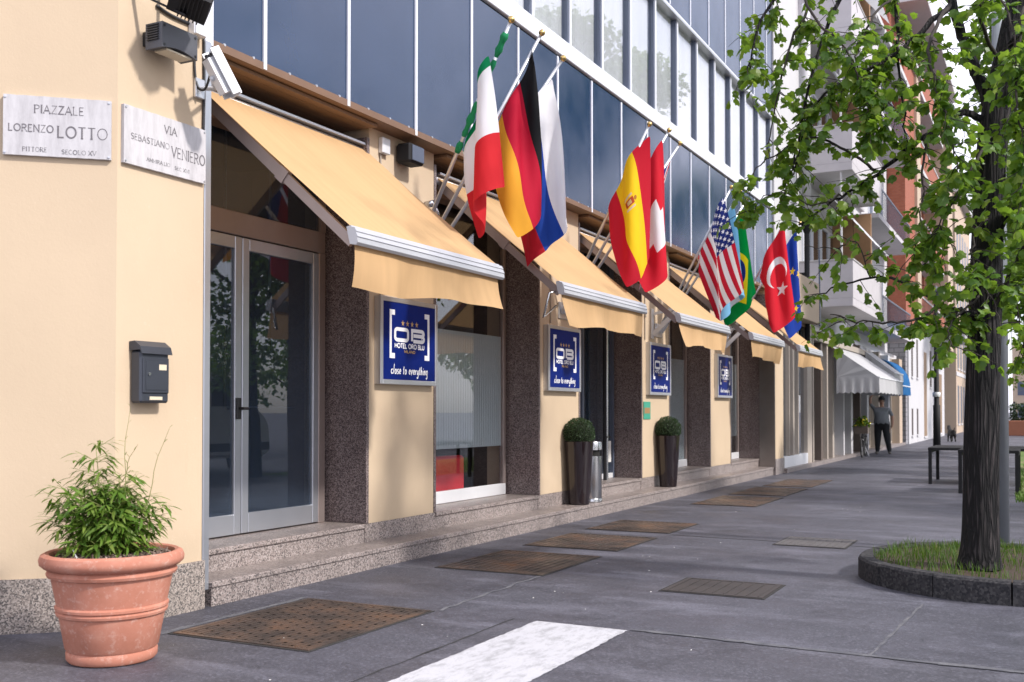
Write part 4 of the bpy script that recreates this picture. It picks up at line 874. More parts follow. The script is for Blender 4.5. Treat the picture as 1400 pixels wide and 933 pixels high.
# ------------------------------------------------------------------ flags: poles, cloth draped by a small simulation
FL = []
def roots(base, u, v, Ln):
    d = ray(u, v); d = d/np.linalg.norm(d); oc = C0-base; b_ = d@oc; c_ = oc@oc-Ln*Ln; D = max(b_*b_-c_, 0)
    return [C0+d*(-b_-s_*math.sqrt(D)) for s_ in (1, -1)]
groups = [(8.75, [(699, 27), (741, 45), (770, 80)], ['italy', 'germany', 'russia']), (12.5, [(888, 170), (915, 178), (930, 196)], ['spain', 'swiss', 'uk']),
          (16.25, [(1000, 256), (1012, 262), (1022, 272)], ['usa', 'argentina', 'brazil']), (20.0, [(1078, 292), (1086, 296)], ['turkey', 'eu'])]
for gi_, (by, tips, names) in enumerate(groups):
    B = np.array((XW+.06, by, 2.72)); Mt = ony(*tips[1], by+.1); Ln = np.linalg.norm(Mt-B)
    for i, (tp, nm) in enumerate(zip(tips, names)):
        T = Mt if i == 1 else roots(B, *tp, Ln)[0 if i == 0 else 1]
        if nm == 'eu': T = roots(B, 1094, 305, Ln)[1]
        if nm == 'turkey': T = roots(B, 1078, 292, Ln)[0]
        FL.append((nm, B+np.array((0, (-.10, 0, .10)[i], 0)), T))
NH, NF = 22, 34
TW = {'italy': .5, 'germany': 5, 'russia': -1.5, 'brazil': -2, 'argentina': 1, 'spain': 4.5, 'swiss': 3, 'usa': -1.5, 'turkey': 2}
#        top offset, hoist, fly, sideways push (x,y)
FP = {'italy': (.34, .92, .84, .5, -.3), 'germany': (.15, 1.02, 1.10, .4, .2), 'russia': (.2, .95, 1.15, .2, .3), 'spain': (.12, 1.02, 1.13, .45, .1), 'swiss': (.14, 1.06, 1.15, .4, .3),
      'uk': (.22, .5, 1.3, -2.0, -.6), 'usa': (.18, 1.05, 1.15, .7, .3), 'argentina': (.2, 1.0, 1.1, .4, .3), 'brazil': (.16, 1.0, 1.12, .55, .4), 'turkey': (.15, 1.12, 1.25, .6, .1), 'eu': (.15, 1.05, 1.35, .3, .5)}
pos = np.zeros((len(FL), NH, NF, 3)); LH = np.zeros((len(FL), 1, 1)); LF = np.zeros((len(FL), 1, 1)); acc = np.zeros((len(FL), NH, 1, 3))
for k_, (nm, B, T) in enumerate(FL):
    of, H, F_, wx, wy = FP[nm]; d = (T-B)/np.linalg.norm(T-B); top = T-d*of; side = np.cross(d, (0, 0, 1.)); side /= np.linalg.norm(side); dn = np.cross(side, d); dn = -dn if dn[2] > 0 else dn; dn /= np.linalg.norm(dn)
    i = np.arange(NH)[:, None, None]/(NH-1); j = np.arange(NF)[None, :, None]/(NF-1)
    ph = nrs.rand(4)*6.28
    pos[k_] = top-d*H*i+dn*F_*j+side*(.085*np.sin(j*10+ph[0]+i*4)+.05*np.sin(i*9+ph[1]+j*5)+.09*j*np.sin(i*14+ph[2])) 
    LH[k_] = H/(NH-1); LF[k_] = F_/(NF-1); acc[k_, :, 0] = np.array((wx, wy, -9.8))+np.array((-.45, .89, 0))*(TW.get(nm, 2.5)*(np.linspace(1, -1, NH)))[:, None]
prev = pos.copy(); pin = pos[:, :, 0].copy(); LD = np.sqrt(LH**2+LF**2)
def con(A, Bv, Lr, st, lo=True):
    d = Bv-A; ln = np.sqrt((d*d).sum(-1)); df = (ln-Lr)/(ln+1e-9)
    if not lo: df = np.minimum(df, 0)
    dd = d*(df*.5*st)[..., None]; A += dd; Bv -= dd
for it in range(330):
    vel = (pos-prev)*.972; prev = pos.copy(); pos = pos+vel+acc*(.016**2); pos[..., 2] += 0
    if it < 120: pos += (nrs.rand(*pos.shape)-.5)*.0015
    for q in range(7):
        for s_ in (0, 1):
            con(pos[:, :, s_:-1:2], pos[:, :, s_+1::2], LF, 1.); con(pos[:, s_:-1:2], pos[:, s_+1::2], LH, 1.)
        if q % 2 == 0:
            for s_ in (0, 1):
                for r2 in (0, 1):
                    con(pos[:, s_:-1:2, r2:-1:2], pos[:, s_+1::2, r2+1::2], LD, .35); con(pos[:, s_+1::2, r2:-1:2], pos[:, s_:-1:2, r2+1::2], LD, .35)
            for s_ in (0, 2):
                a2 = pos[:, :, s_:-4:4]; b2 = pos[:, :, s_+4::4][:, :, :a2.shape[2]]; con(a2[:, :, :b2.shape[2]], b2, LF*4, .05, False)
                a2 = pos[:, s_:-4:4]; b2 = pos[:, s_+4::4][:, :a2.shape[1]]; con(a2[:, :b2.shape[1]], b2, LH*4, .05, False)
        pos[:, :, 0] = pin
    pos[..., 0] = np.maximum(pos[..., 0], XW+.06)

def flagmat(nm):
    k = NM('flag_'+nm); uv = k.n('ShaderNodeUVMap'); s_ = k.n('ShaderNodeSeparateXYZ'); k.l(uv.outputs[0], s_.inputs[0]); U, V = s_.outputs[0], s_.outputs[1]
    m = k.math
    lt = lambda a_, b_: m('LESS_THAN', a_, b_)
    gt = lambda a_, b_: m('GREATER_THAN', a_, b_)
    AND = lambda *a_: (a_[0] if len(a_) == 1 else m('MULTIPLY', a_[0], AND(*a_[1:])))
    rect = lambda u0, u1, v0, v1: AND(gt(U, u0), lt(U, u1), gt(V, v0), lt(V, v1))
    def dist(cu, cv, asp=1.5): return m('SQRT', m('ADD', m('POWER', m('MULTIPLY', m('SUBTRACT', U, cu), asp), 2.), m('POWER', m('SUBTRACT', V, cv), 2.)))
    def star(cu, cv, R_, rot=0., asp=1.5, n=5, inner=.4, x=None, y=None):
        x = x or m('MULTIPLY', m('SUBTRACT', U, cu), asp); y = y or m('SUBTRACT', V, cv); th = m('ADD', m('ARCTAN2', x, y), 6.283185*2+rot); r_ = m('SQRT', m('ADD', m('MULTIPLY', x, x), m('MULTIPLY', y, y)))
        sec = 2*math.pi/n; f = m('ABSOLUTE', m('SUBTRACT', m('MODULO', m('ADD', th, sec/2), sec), sec/2)); 
        px, py = R_, 0.; qx, qy = R_*inner*math.cos(sec/2), R_*inner*math.sin(sec/2); nx, ny = qy-py, -(qx-px); dd = nx*px+ny*py
        return lt(m('ADD', m('MULTIPLY', m('MULTIPLY', r_, m('COSINE', f)), nx), m('MULTIPLY', m('MULTIPLY', r_, m('SINE', f)), ny)), dd)
    MX = lambda f, a_, b_: k.mix(f, a_, b_)
    wh = (.80, .80, .83, 1)
    if nm == 'italy': c_ = MX(gt(U, .05), (.0, .20, .07, 1), wh); c_ = MX(gt(U, .50), c_, (.62, .022, .03, 1))
    elif nm == 'germany': c_ = MX(gt(V, 2/3), MX(gt(V, 1/3), (.78, .36, .03, 1), (.50, .008, .035, 1)), (.010, .010, .012, 1))
    elif nm == 'russia': c_ = MX(gt(V, 2/3), MX(gt(V, 1/3), (.50, .015, .03, 1), (.015, .06, .36, 1)), wh)
    elif nm == 'spain':
        c_ = MX(AND(gt(V, .25), lt(V, .75)), (.55, .012, .03, 1), (.84, .56, .012, 1))
        c_ = MX(rect(.285, .345, .42, .56), c_, (.42, .06, .02, 1)); c_ = MX(rect(.298, .332, .45, .52), c_, (.55, .40, .2, 1)); c_ = MX(AND(lt(dist(.315, .59), .028)), c_, (.40, .16, .03, 1))
        for uu in (.262, .368): c_ = MX(rect(uu-.009, uu+.009, .41, .56), c_, (.6, .5, .36, 1))
    elif nm == 'swiss': c_ = MX(rect(.42, .60, .2, .8), (.60, .012, .03, 1), wh); c_ = MX(rect(.31, .71, .365, .635), c_, wh)
    elif nm == 'uk':
        blue = (.012, .03, .22, 1); red = (.52, .012, .03, 1)
        d1 = m('ABSOLUTE', m('SUBTRACT', U, V)); d2 = m('ABSOLUTE', m('SUBTRACT', m('ADD', U, V), 1.)); dm = m('MINIMUM', d1, d2)
        c_ = MX(lt(dm, .12), blue, wh); c_ = MX(lt(dm, .045), c_, red); cross = m('MAXIMUM', lt(m('ABSOLUTE', m('SUBTRACT', U, .5)), .10), lt(m('ABSOLUTE', m('SUBTRACT', V, .5)), .17))
        c_ = MX(cross, c_, wh); c_ = MX(m('MAXIMUM', lt(m('ABSOLUTE', m('SUBTRACT', U, .5)), .06), lt(m('ABSOLUTE', m('SUBTRACT', V, .5)), .10)), c_, red)
    elif nm == 'usa':
        st = m('MODULO', m('FLOOR', m('MULTIPLY', V, 12.999)), 2.); c_ = MX(st, (.55, .015, .04, 1), wh)
        cant = AND(lt(U, .42), gt(V, 6/13)); c_ = MX(cant, c_, (.012, .025, .17, 1))
        a_ = m('MULTIPLY', U, 11/.42); b_ = m('MULTIPLY', m('SUBTRACT', V, 6/13), 9/(7/13)); fa, fb = m('FLOOR', a_), m('FLOOR', b_)
        par = lt(m('MODULO', m('ADD', fa, fb), 2.), .5)
        x_, y_ = m('SUBTRACT', m('FRACT', a_), .5), m('SUBTRACT', m('FRACT', b_), .5)
        c_ = MX(AND(cant, par, star(0, 0, .62, x=x_, y=m('MULTIPLY', y_, .95))), c_, wh)
    elif nm == 'argentina':
        c_ = MX(AND(gt(V, 1/3), lt(V, 2/3)), (.20, .48, .72, 1), wh); c_ = MX(star(.5, .5, .14, n=16, inner=.62), c_, (.78, .46, .05, 1))
    elif nm == 'brazil':
        c_ = MX(lt(m('ADD', m('DIVIDE', m('ABSOLUTE', m('SUBTRACT', U, .5)), .42), m('DIVIDE', m('ABSOLUTE', m('SUBTRACT', V, .5)), .40)), 1.), (.0, .26, .05, 1), (.82, .66, .015, 1))
        disc = lt(dist(.5, .5, 1.43), .25); c_ = MX(disc, c_, (.012, .03, .20, 1))
        r2 = dist(.40, -.25, 1.43); c_ = MX(AND(disc, lt(m('ABSOLUTE', m('SUBTRACT', r2, .80)), .022)), c_, wh)
        vo = k.n('ShaderNodeTexVoronoi'); vo.inputs['Scale'].default_value = 15; k.l(uv.outputs[0], vo.inputs['Vector']); c_ = MX(AND(lt(dist(.5, .47, 1.43), .2), lt(vo.outputs['Distance'], .16), lt(V, .53)), c_, wh)
    elif nm == 'turkey':
        c_ = MX(AND(lt(dist(.34, .5), .25), gt(dist(.385, .5), .20)), (.62, .014, .03, 1), wh); c_ = MX(star(.56, .5, .13, -math.pi/2), c_, wh)
    elif nm == 'eu':
        x = m('MULTIPLY', m('SUBTRACT', U, .5), 1.5); y = m('SUBTRACT', V, .5); th = m('ADD', m('ARCTAN2', x, y), 12.566); r_ = m('SQRT', m('ADD', m('MULTIPLY', x, x), m('MULTIPLY', y, y)))
        sec = math.pi/6; f = m('SUBTRACT', m('MODULO', m('ADD', th, sec/2), sec), sec/2); lx = m('SUBTRACT', m('MULTIPLY', r_, m('COSINE', f)), .335); ly = m('MULTIPLY', r_, m('SINE', f))
        c_ = MX(star(0, 0, .07, x=ly, y=lx), (.008, .04, .30, 1), (.85, .60, .02, 1))
    k.base(c_); k.rough(.75); k.spec(.2); k.translucent(c_, .3); return k.m
FLB = {'italy': 'Italian green white and red flag hanging nearest to the camera', 'germany': 'German black red and gold flag between the Italian and Russian flags', 'russia': 'Russian white blue and red flag partly behind the German flag',
       'spain': 'Spanish red and yellow flag above the second awning', 'swiss': 'red Swiss flag with white cross beside the Spanish flag', 'uk': 'British flag almost hidden behind the red Swiss flag', 'usa': 'American stars and stripes flag on the third pier',
       'argentina': 'pale blue and white Argentine flag behind the striped American flag', 'brazil': 'green Brazilian flag with blue disc beside the American flag', 'turkey': 'red Turkish flag with white crescent farthest along', 'eu': 'blue European flag with gold stars behind the Turkish flag'}
for k_, (nm, B, T) in enumerate(FL):
    d = (T-B)/np.linalg.norm(T-B)
    po = thing('flagpole', FLB[nm].replace(' flag', ' flagpole and flag', 1) if False else 'slanting metal pole with brass ball carrying the '+{'italy': 'Italian', 'germany': 'German', 'russia': 'Russian', 'spain': 'Spanish', 'swiss': 'Swiss', 'uk': 'British', 'usa': 'American', 'argentina': 'Argentine', 'brazil': 'Brazilian', 'turkey': 'Turkish', 'eu': 'European'}[nm]+' flag', 'flagpole', B, 'flagpoles fanning from the piers')
    mb = MB(); mb.tube([B, B+(T-B)*.5, T-d*.03], [.021, .019, .016], 10); mb.build('pole', 'aluminium', po, smooth=True)
    mb = MB(); q = np.linspace(0, math.pi, 9); base_ = T; mb.lathe([(max(.001, .032*math.sin(a_)), -.032*math.cos(a_)) for a_ in q], base_, 14); mb.build('finial', 'brass', po, smooth=True)
    if (k_ % 3) == 0 or nm == 'turkey':
        mb = MB(); mb.box(XW+.001, XW+.02, B[1]-.06, B[1]+.28, B[2]-.12, B[2]+.10, bev=.006); mb.build('wall_bracket', 'aluminium', po)
    mb = MB(); mb.tube([B-d*.05, B+d*.12], .03, 10); mb.build('socket', 'aluminium', po)
    # tie cords at the lower hoist corner
    lowc = pos[k_, -1, 0]; mb = MB(); mb.tube([lowc, lowc+np.array((.02, .01, -.07)), lowc+np.array((.01, .02, -.18))], .004, 5); mb.build('cord', 'sign_white', po)
    me = bpy.data.meshes.new('flag'); vs = pos[k_].reshape(-1, 3)
    fs = [(i*NF+j, (i+1)*NF+j, (i+1)*NF+j+1, i*NF+j+1) for i in range(NH-1) for j in range(NF-1)]
    ctr = vs[0].copy(); me.from_pydata((vs-ctr).tolist(), [], fs); uvl = me.uv_layers.new(name='UVMap'); uvs = np.zeros((len(me.loops), 2)); vi = np.zeros(len(me.loops), int); me.loops.foreach_get('vertex_index', vi)
    uvs[:, 0] = (vi % NF)/(NF-1); uvs[:, 1] = 1-(vi//NF)/(NH-1); uvl.data.foreach_set('uv', uvs.ravel()); me.polygons.foreach_set('use_smooth', [True]*len(me.polygons)); me.materials.append(flagmat(nm))
    fo = link('flag', me); fo.location = ctr; tag(fo, FLB[nm], 'flag', 'national flags over the awnings')
    if nm == 'italy':       # the green band is wound round the pole
        mb = MB(); qq = [T-d*(.12+.04*i) for i in range(30)]; mb.tube(qq, [.026+.008*math.sin(i*1.9)+.006*math.sin(i*.7) for i in range(30)], 10); ro = mb.build('rolled_band', fo.data.materials[0], None, smooth=True); rm = ro.data
        rm.materials.clear(); rm.materials.append(simple('flag_green', (.0, .20, .07), .8)); ro.parent = fo; rm.transform(Matrix.Translation(Vector(-ctr)))
    mm = fo.modifiers.new('smooth', 'SUBSURF'); mm.levels = 1; mm.render_levels = 1

# ------------------------------------------------------------------ planters
def leaf_strip(mb, p, d, up, ln, wd, bend=.3, n=3):
    """lanceolate leaf"""
    p, d = np.array(p, float), np.array(d, float); d = d/np.linalg.norm(d); s_ = np.cross(d, up); s_ /= np.linalg.norm(s_)+1e-9; nn = np.cross(s_, d); vs = [p]; fs = []
    prof = [(.25, .85), (.55, 1.), (.8, .6)]
    for t_, w_ in prof: c_ = p+d*ln*t_-nn*bend*ln*t_*t_; vs += [c_-s_*wd*w_/2, c_+s_*wd*w_/2]
    vs.append(p+d*ln-nn*bend*ln)
    mb.add(vs, [(0, 1, 2), (1, 3, 4, 2), (3, 5, 6, 4), (5, 7, 6)])
# terracotta pot
pc = np.array((-4.72, 4.26, 0.)); 
pot = thing('terracotta_pot', 'large ribbed terracotta pot by the corner wall', 'pot', pc)
prof = [(.0, .006), (.232, .006), (.243, .02), (.245, .055), (.238, .066), (.250, .08), (.283, .26), (.296, .268), (.300, .282), (.292, .293), (.303, .30), (.304, .314), (.295, .324), (.325, .475), (.343, .482), (.350, .498), (.343, .515), (.336, .522), (.362, .53), (.384, .55), (.388, .575), (.378, .60), (.355, .612), (.335, .606), (.322, .585), (.318, .55)]
# smooth the profile a little with extra rings
mb = MB(); mb.lathe(prof, pc, 64); smooth_edges(mb.build('pot', 'terracotta', pot), 40)
mb = MB(); mb.lathe([(.322, .552), (.2, .562), (.0, .568)], pc, 24); mb.build('soil', 'soil', pot, smooth=True)
mb = MB()
for i in range(1500):
    a_, r_ = rnd.random()*6.28, .31*math.sqrt(rnd.random()); p = pc+np.array((r_*math.cos(a_), r_*math.sin(a_), .575+rnd.random()*.018+(.32-r_)*.05)); d = np.array((rnd.gauss(0, 1), rnd.gauss(0, 1), rnd.gauss(0, .55))); d /= np.linalg.norm(d)
    mb.obox(p-d*rnd.uniform(.008, .02), p+d*rnd.uniform(.008, .02), rnd.uniform(.004, .012), rnd.uniform(.003, .006), (.1, .2, 1) if abs(d[2]) < .9 else (1, 0, 0))
mb.build('bark_chips', 'bark_chips', pot, kind='stuff')
mb = MB(); a_ = pc+np.array((-.02, -.22, .575)); mb.obox(a_, a_+np.array((-.03, -.012, .065)), .012, .003); mb.build('plant_label', 'sign_white', pot)
bam = thing('bamboo_plant', 'small bushy bamboo growing in the terracotta pot', 'plant', pc+np.array((0, 0, .57)))
small, bigl = MB(), []
stems = [(-.16, .40, -.07, .10), (-.10, .62, .0, .10), (-.05, .44, .03, .1), (.0, .40, .04, .12), (.06, .42, -.03, .1), (.1, .36, .06, .12), (.15, .33, .0, .1), (-.12, .3, .06, .1), (.02, .34, -.08, .12), (-.2, .26, -.03, .08), (.08, .3, -.1, .1), (.19, .26, .05, .1), (-.06, .36, -.1, .1), (.04, .45, .09, .1)]
rgt = np.array((RT[0], RT[1], 0)); fwd = np.array((FW[0], FW[1], 0))
def bleaf(p, d, ln):
    bigl.append((p, d, ln))
stems += [(o_+rnd.uniform(-.05, .05), h_*rnd.uniform(.75, 1.0), d_+rnd.uniform(-.07, .07), .1) for o_, h_, d_, r_ in stems[:11]]
for si, (off, hh, dep, rr) in enumerate(stems):
    b0 = pc+rgt*off*.55+fwd*dep*.7+np.array((0, 0, .565)); lean = rgt*(off*.45+rnd.uniform(-.04, .04)-.03)+fwd*rnd.uniform(-.07, .05); pts = []
    for i in range(9): s_ = i/8; pts.append(b0+np.array((0, 0, hh*s_))+lean*s_**1.4*1.2)
    mb = MB(); mb.tube(pts, [.0045*(1-.6*i/8) for i in range(9)], 5); mb.build('stem', 'bamboo_cane', bam, smooth=True)
    for i in range(1, 9):
        for br in range(4+(i > 2)):
            a_ = rnd.random()*6.28; tw = np.array((math.cos(a_), math.sin(a_), rnd.uniform(.1, .7))); L_ = rnd.uniform(.05, .15)*(1.15-.4*i/8); e = pts[i]+tw*L_; small.tube([pts[i], e], .0015, 3)
            for q in range(rnd.randint(2, 4)):
                b_ = a_+rnd.uniform(-1, 1); bleaf(pts[i]+tw*L_*rnd.uniform(.5, 1), np.array((math.cos(b_), math.sin(b_), rnd.uniform(-.45, .5))), rnd.uniform(.055, .125))
# two bare thin canes on the right
for (u0, v0, u1, v1) in ((168, 690, 176, 557), (196, 700, 229, 586), (166, 660, 186, 608)):
    p0, p1 = ony(u0, v0, pc[1]), ony(u1, v1, pc[1]-.02); pts = [p0+(p1-p0)*i/6+rgt*.01*math.sin(i*1.3) for i in range(7)]; mb = MB(); mb.tube(pts, [.0035*(1-.7*i/6) for i in range(7)], 4); mb.build('stem', 'bamboo_cane', bam)
    for i in range(2, 7):
        if rnd.random() < .8: bleaf(pts[i], rgt*rnd.uniform(-.6, .6)+np.array((0, 0, .8)), .03)
small.build('twigs', 'bamboo_cane', bam, kind='stuff')
proto = MB(); leaf_strip(proto, (0, 0, 0), (1, 0, 0), (0, 0, 1), 1, .17, .35); pm = None
bigl.sort(key=lambda q: np.linalg.norm(q[0]-C0)); rest = MB()
def dirmat(p, d, ln, roll):
    d = Vector(d).normalized(); s_ = d.cross(Vector((0, 0, 1))).normalized(); n_ = s_.cross(d); m_ = Matrix((d, -s_, n_)).transposed().to_4x4(); m_ = m_ @ Matrix.Rotation(roll, 4, 'X'); m_ = Matrix.Translation(Vector(p)) @ m_ @ Matrix.Diagonal((ln, ln, ln, 1)); return m_
for i, (p, d, ln) in enumerate(bigl):
    if i < 280:
        if pm is None: o = proto.build('leaf', 'bamboo_leaf', None); pm = o.data; o.parent = bam
        else: o = link('leaf', pm, bam)
        o.matrix_local = Matrix.Translation(-Vector(bam.location)) @ dirmat(p, d, ln, rnd.uniform(-.8, .8))
    else: leaf_strip(rest, p, d, (0, 0, 1), ln, ln*.17, .35)
rest.build('foliage', 'bamboo_leaf', bam, kind='stuff')
# tall lacquered pots with boxwood balls
def tall_pot(x, y, z, h, rt, rb, lp, lb):
    t = thing('tall_planter', lp, 'planter', (x, y, z), 'tall dark planters on the granite step')
    mb = MB(); mb.lathe([(0, .002), (rb-.006, .002), (rb, .008), (rb+(rt-rb)*.5, h*.5), (rt, h-.006), (rt-.006, h), (rt-.022, h-.004), (rt-.03, h-.05), (0, h-.06)], (x, y, z), 48); smooth_edges(mb.build('pot', 'lacquer', t), 40)
    mb = MB(); mb.lathe([(rt-.03, h-.04), (0, h-.03)], (x, y, z), 20); mb.build('soil', 'soil', t)
    b = thing('boxwood_ball', lb, 'plant', (x, y, z+h-.04), 'clipped boxwood balls'); R_ = .205; c_ = np.array((x, y, z+h+.095))
    mb = MB()
    for i in range(5200):
        v = nrs.randn(3); v /= np.linalg.norm(v); r_ = R_*(1-.22*rnd.random()**2)*(1+.035*math.sin(v[0]*9+v[1]*7)*math.cos(v[2]*8)); p = c_+v*r_; d = v+nrs.randn(3)*.6; d /= np.linalg.norm(d)
        if p[2] < z+h-.03: continue
        s_ = np.cross(d, nrs.randn(3)); s_ /= np.linalg.norm(s_); L_ = rnd.uniform(.012, .024); wv = L_*.33
        mb.add([p, p+d*L_*.5+s_*wv, p+d*L_, p+d*L_*.5-s_*wv], [(0, 1, 2, 3)])
    mb.build('foliage', 'box_leaf', b, kind='stuff')
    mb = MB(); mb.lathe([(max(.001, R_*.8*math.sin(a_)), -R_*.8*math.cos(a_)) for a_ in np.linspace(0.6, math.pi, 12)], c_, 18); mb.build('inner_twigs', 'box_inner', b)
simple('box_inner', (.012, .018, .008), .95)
tall_pot(-5.475, 12.62, Z1, .83, .195, .135, 'nearer tall glossy dark planter in front of the second pier', 'round clipped boxwood in the nearer tall planter')
tall_pot(-5.465, 16.22, Z1, .83, .195, .135, 'farther tall glossy dark planter below the third blue sign', 'round clipped boxwood in the farther tall planter')
# steel ash bin
t = thing('ash_bin', 'shiny steel ash bin tucked behind the nearer tall planter', 'bin', (-5.47, 13.02, Z1)); c_ = (-5.47, 13.02, Z1)
mb = MB(); mb.lathe([(0, .002), (.14, .002), (.145, .01), (.145, .62), (.13, .622)], c_, 32); smooth_edges(mb.build('body', 'steel', t), 40)
mb = MB(); mb.lathe([(.118, .621), (.118, .70)], c_, 24); mb.build('opening', 'dark_pit', t, smooth=True)
mb = MB(); mb.lathe([(.13, .70), (.147, .702), (.147, .80), (.14, .812), (.125, .80), (.0, .79)], c_, 32); smooth_edges(mb.build('top_ring', 'steel', t), 40)
mb = MB(); mb.lathe([(.15, .012), (.15, .05), (.147, .055)], c_, 32); mb.build('base_ring', 'steel', t, smooth=True)

# ------------------------------------------------------------------ raised bed with kerb stones and grass
bed = thing('raised_bed', 'grass bed with rounded dark stone kerb round the nearest street tree', 'planter bed', (-.2, 9.5, 0))
RB, BCX, BCY = 1.22, -.25, 9.55
path = [(4.2-i*.2, BCY-RB) for i in range(23)]; path = [p for p in path if p[0] > BCX]
path += [(BCX+RB*math.cos(math.radians(a_)), BCY+RB*math.sin(math.radians(a_))) for a_ in np.linspace(270, 90, 29)]
path += [(BCX+.2*i, BCY+RB) for i in range(1, 23)]
path = [np.array(p) for p in path]; cum = [0]
for a_, b_ in zip(path[:-1], path[1:]): cum.append(cum[-1]+np.linalg.norm(b_-a_))
def along(s_):
    i = min(max(np.searchsorted(cum, s_)-1, 0), len(path)-2); t_ = (s_-cum[i])/(cum[i+1]-cum[i]); p = path[i]*(1-t_)+path[i+1]*t_; d = path[i+1]-path[i]; d = d/np.linalg.norm(d); return p, np.array((-d[1], d[0]))
Ltot = cum[-1]; seg = .56; ns = int(Ltot/seg)
j0 = min(range(len(path)), key=lambda i: abs(path[i][0]+.72)+(0 if path[i][1] < BCY else 9)); off0 = cum[j0] % seg
k_ = -1
while True:
    s0 = max(off0+seg*k_, 0)+.006; s1 = min(off0+seg*(k_+1), Ltot)-.006; k_ += 1
    if s0 > Ltot-.1: break
    if s1-s0 < .05: continue
    mb = MB(); n = 6; vs = []; hz = .172+rnd.uniform(-.004, .006); jt = rnd.uniform(-.006, .006)
    for i in range(n+1):
        p, nn = along(s0+(s1-s0)*i/n); p = p+nn*jt; inn = p+(np.array((BCX, BCY))-p)*0; q = p-nn*.0
        sgn = 1 if (np.array((max(p[0], BCX), BCY))-p)@nn > 0 else -1; nn = nn*sgn
        vs += [(*p, -.02), (*p, hz-.018), (*(p+nn*.018), hz), (*(p+nn*.12), hz), (*(p+nn*.135), hz-.015), (*(p+nn*.135), -.02)]
    fs = [(i*6+j, (i+1)*6+j, (i+1)*6+j+1, i*6+j+1) for i in range(n) for j in range(5)]+[tuple(range(6)), tuple(range(n*6, n*6+6))[::-1]]
    mb.add(vs, fs); smooth_edges(mb.build('kerb_stone', 'kerb_stone', bed), 30)
mb = MB(); inner = []
for s_ in np.linspace(0, Ltot, 60):
    p, nn = along(s_); sgn = 1 if (np.array((max(p[0], BCX), BCY))-p)@nn > 0 else -1; inner.append(p+nn*sgn*.125)
nr = 7; vs = []
for r_ in range(nr+1):
    for p in inner:
        c_ = np.array((max(p[0], BCX), BCY)); q = p*(1-r_/nr)+c_*(r_/nr); vs.append((q[0], q[1], .148+.03*math.sin(q[0]*3+q[1]*2)*r_/nr+.035*(r_/nr)))
m = len(inner); mb.add(vs, [(r_*m+i, r_*m+i+1, (r_+1)*m+i+1, (r_+1)*m+i) for r_ in range(nr) for i in range(m-1)]); mb.build('soil', 'soil', bed, smooth=True)
TP = onz(1340, 770, .2); TX, TY = TP[0], TP[1]
mb = MB()
for i in range(9000):
    x, y = rnd.uniform(-1.45, 2.2), rnd.uniform(8.35, 10.75); c_ = np.array((max(x, BCX), BCY)); r_ = math.hypot(x-c_[0], y-c_[1])
    if r_ > RB-.12: continue
    bare = math.exp(-((x-TX-.45)**2*2.2+(y-TY+.15)**2*5)); pt = .5+.5*math.sin(x*5.1+1)*math.cos(y*4.3+2)
    if rnd.random() < max(bare*.97, .25*(pt < .35)): continue
    clump = .6+.5*math.sin(x*9+y*3)*math.sin(y*11-x*2); h_ = rnd.uniform(.04, .115)*(.6+.55*clump); a_ = rnd.random()*6.28; l_ = rnd.uniform(.1, .8)*h_; w2 = rnd.uniform(.002, .0042); p = np.array((x, y, .15)); s_ = np.array((math.cos(a_+1.57), math.sin(a_+1.57), 0))*w2; d = np.array((math.cos(a_), math.sin(a_), 0))*l_
    mb.add([p-s_, p+s_, p+d*.4+s_*.8+(0, 0, h_*.65), p+d*.4-s_*.8+(0, 0, h_*.65), p+d+(0, 0, h_)], [(0, 1, 2, 3), (3, 2, 4)])
mb.build('grass', 'grass_blade', bed, kind='stuff')
t = tag(MB().tube([(-.415, 11.45, 0), (-.40, 11.45, 6.5)], [.075, .06], 14).build('lamp_post', 'grey_pole', None, smooth=True), 'plain grey metal post standing right behind the nearest tree trunk', 'post')

# ------------------------------------------------------------------ trees
def leafproto(lobes=True):
    o = [(0, 0), (-.34, .02), (-.52, .30), (-.40, .52), (-.46, .74), (-.2, .78), (0, 1.02), (.2, .78), (.46, .74), (.40, .52), (.52, .30), (.34, .02)]
    vs = [(x, y, -.30*abs(x)-.12*y*y) for x, y in o]; vs.append((0, .45, .02)); return vs, [(i, (i+1) % 12, 12) for i in range(12)]
LV, LFc = leafproto(); LVn = np.array(LV)
SLV = np.array([(0, 0, 0), (-.42, .35, -.1), (0, 1, -.1), (.42, .35, -.1)]); SLF = [(0, 1, 2), (0, 2, 3)]
def leafmtx(p, d, size, roll):
    d = np.array(d, float); d /= np.linalg.norm(d); s_ = np.cross(d, (0, 0, 1.)); s_ /= np.linalg.norm(s_)+1e-9; n_ = np.cross(s_, d); c_, q_ = math.cos(roll), math.sin(roll); s2 = s_*c_+n_*q_; n2 = -s_*q_+n_*c_
    return np.array((s2, d, n2)).T*size
def vis(p):
    r_ = np.array(p)-C0; w_ = r_@FW
    if w_ < .3: return None
    u, v = 700+FPX*(r_@RT)/w_, CYP-FPX*(r_@UP)/w_
    return w_ if -10 < u < 1410 and -10 < v < 943 else None

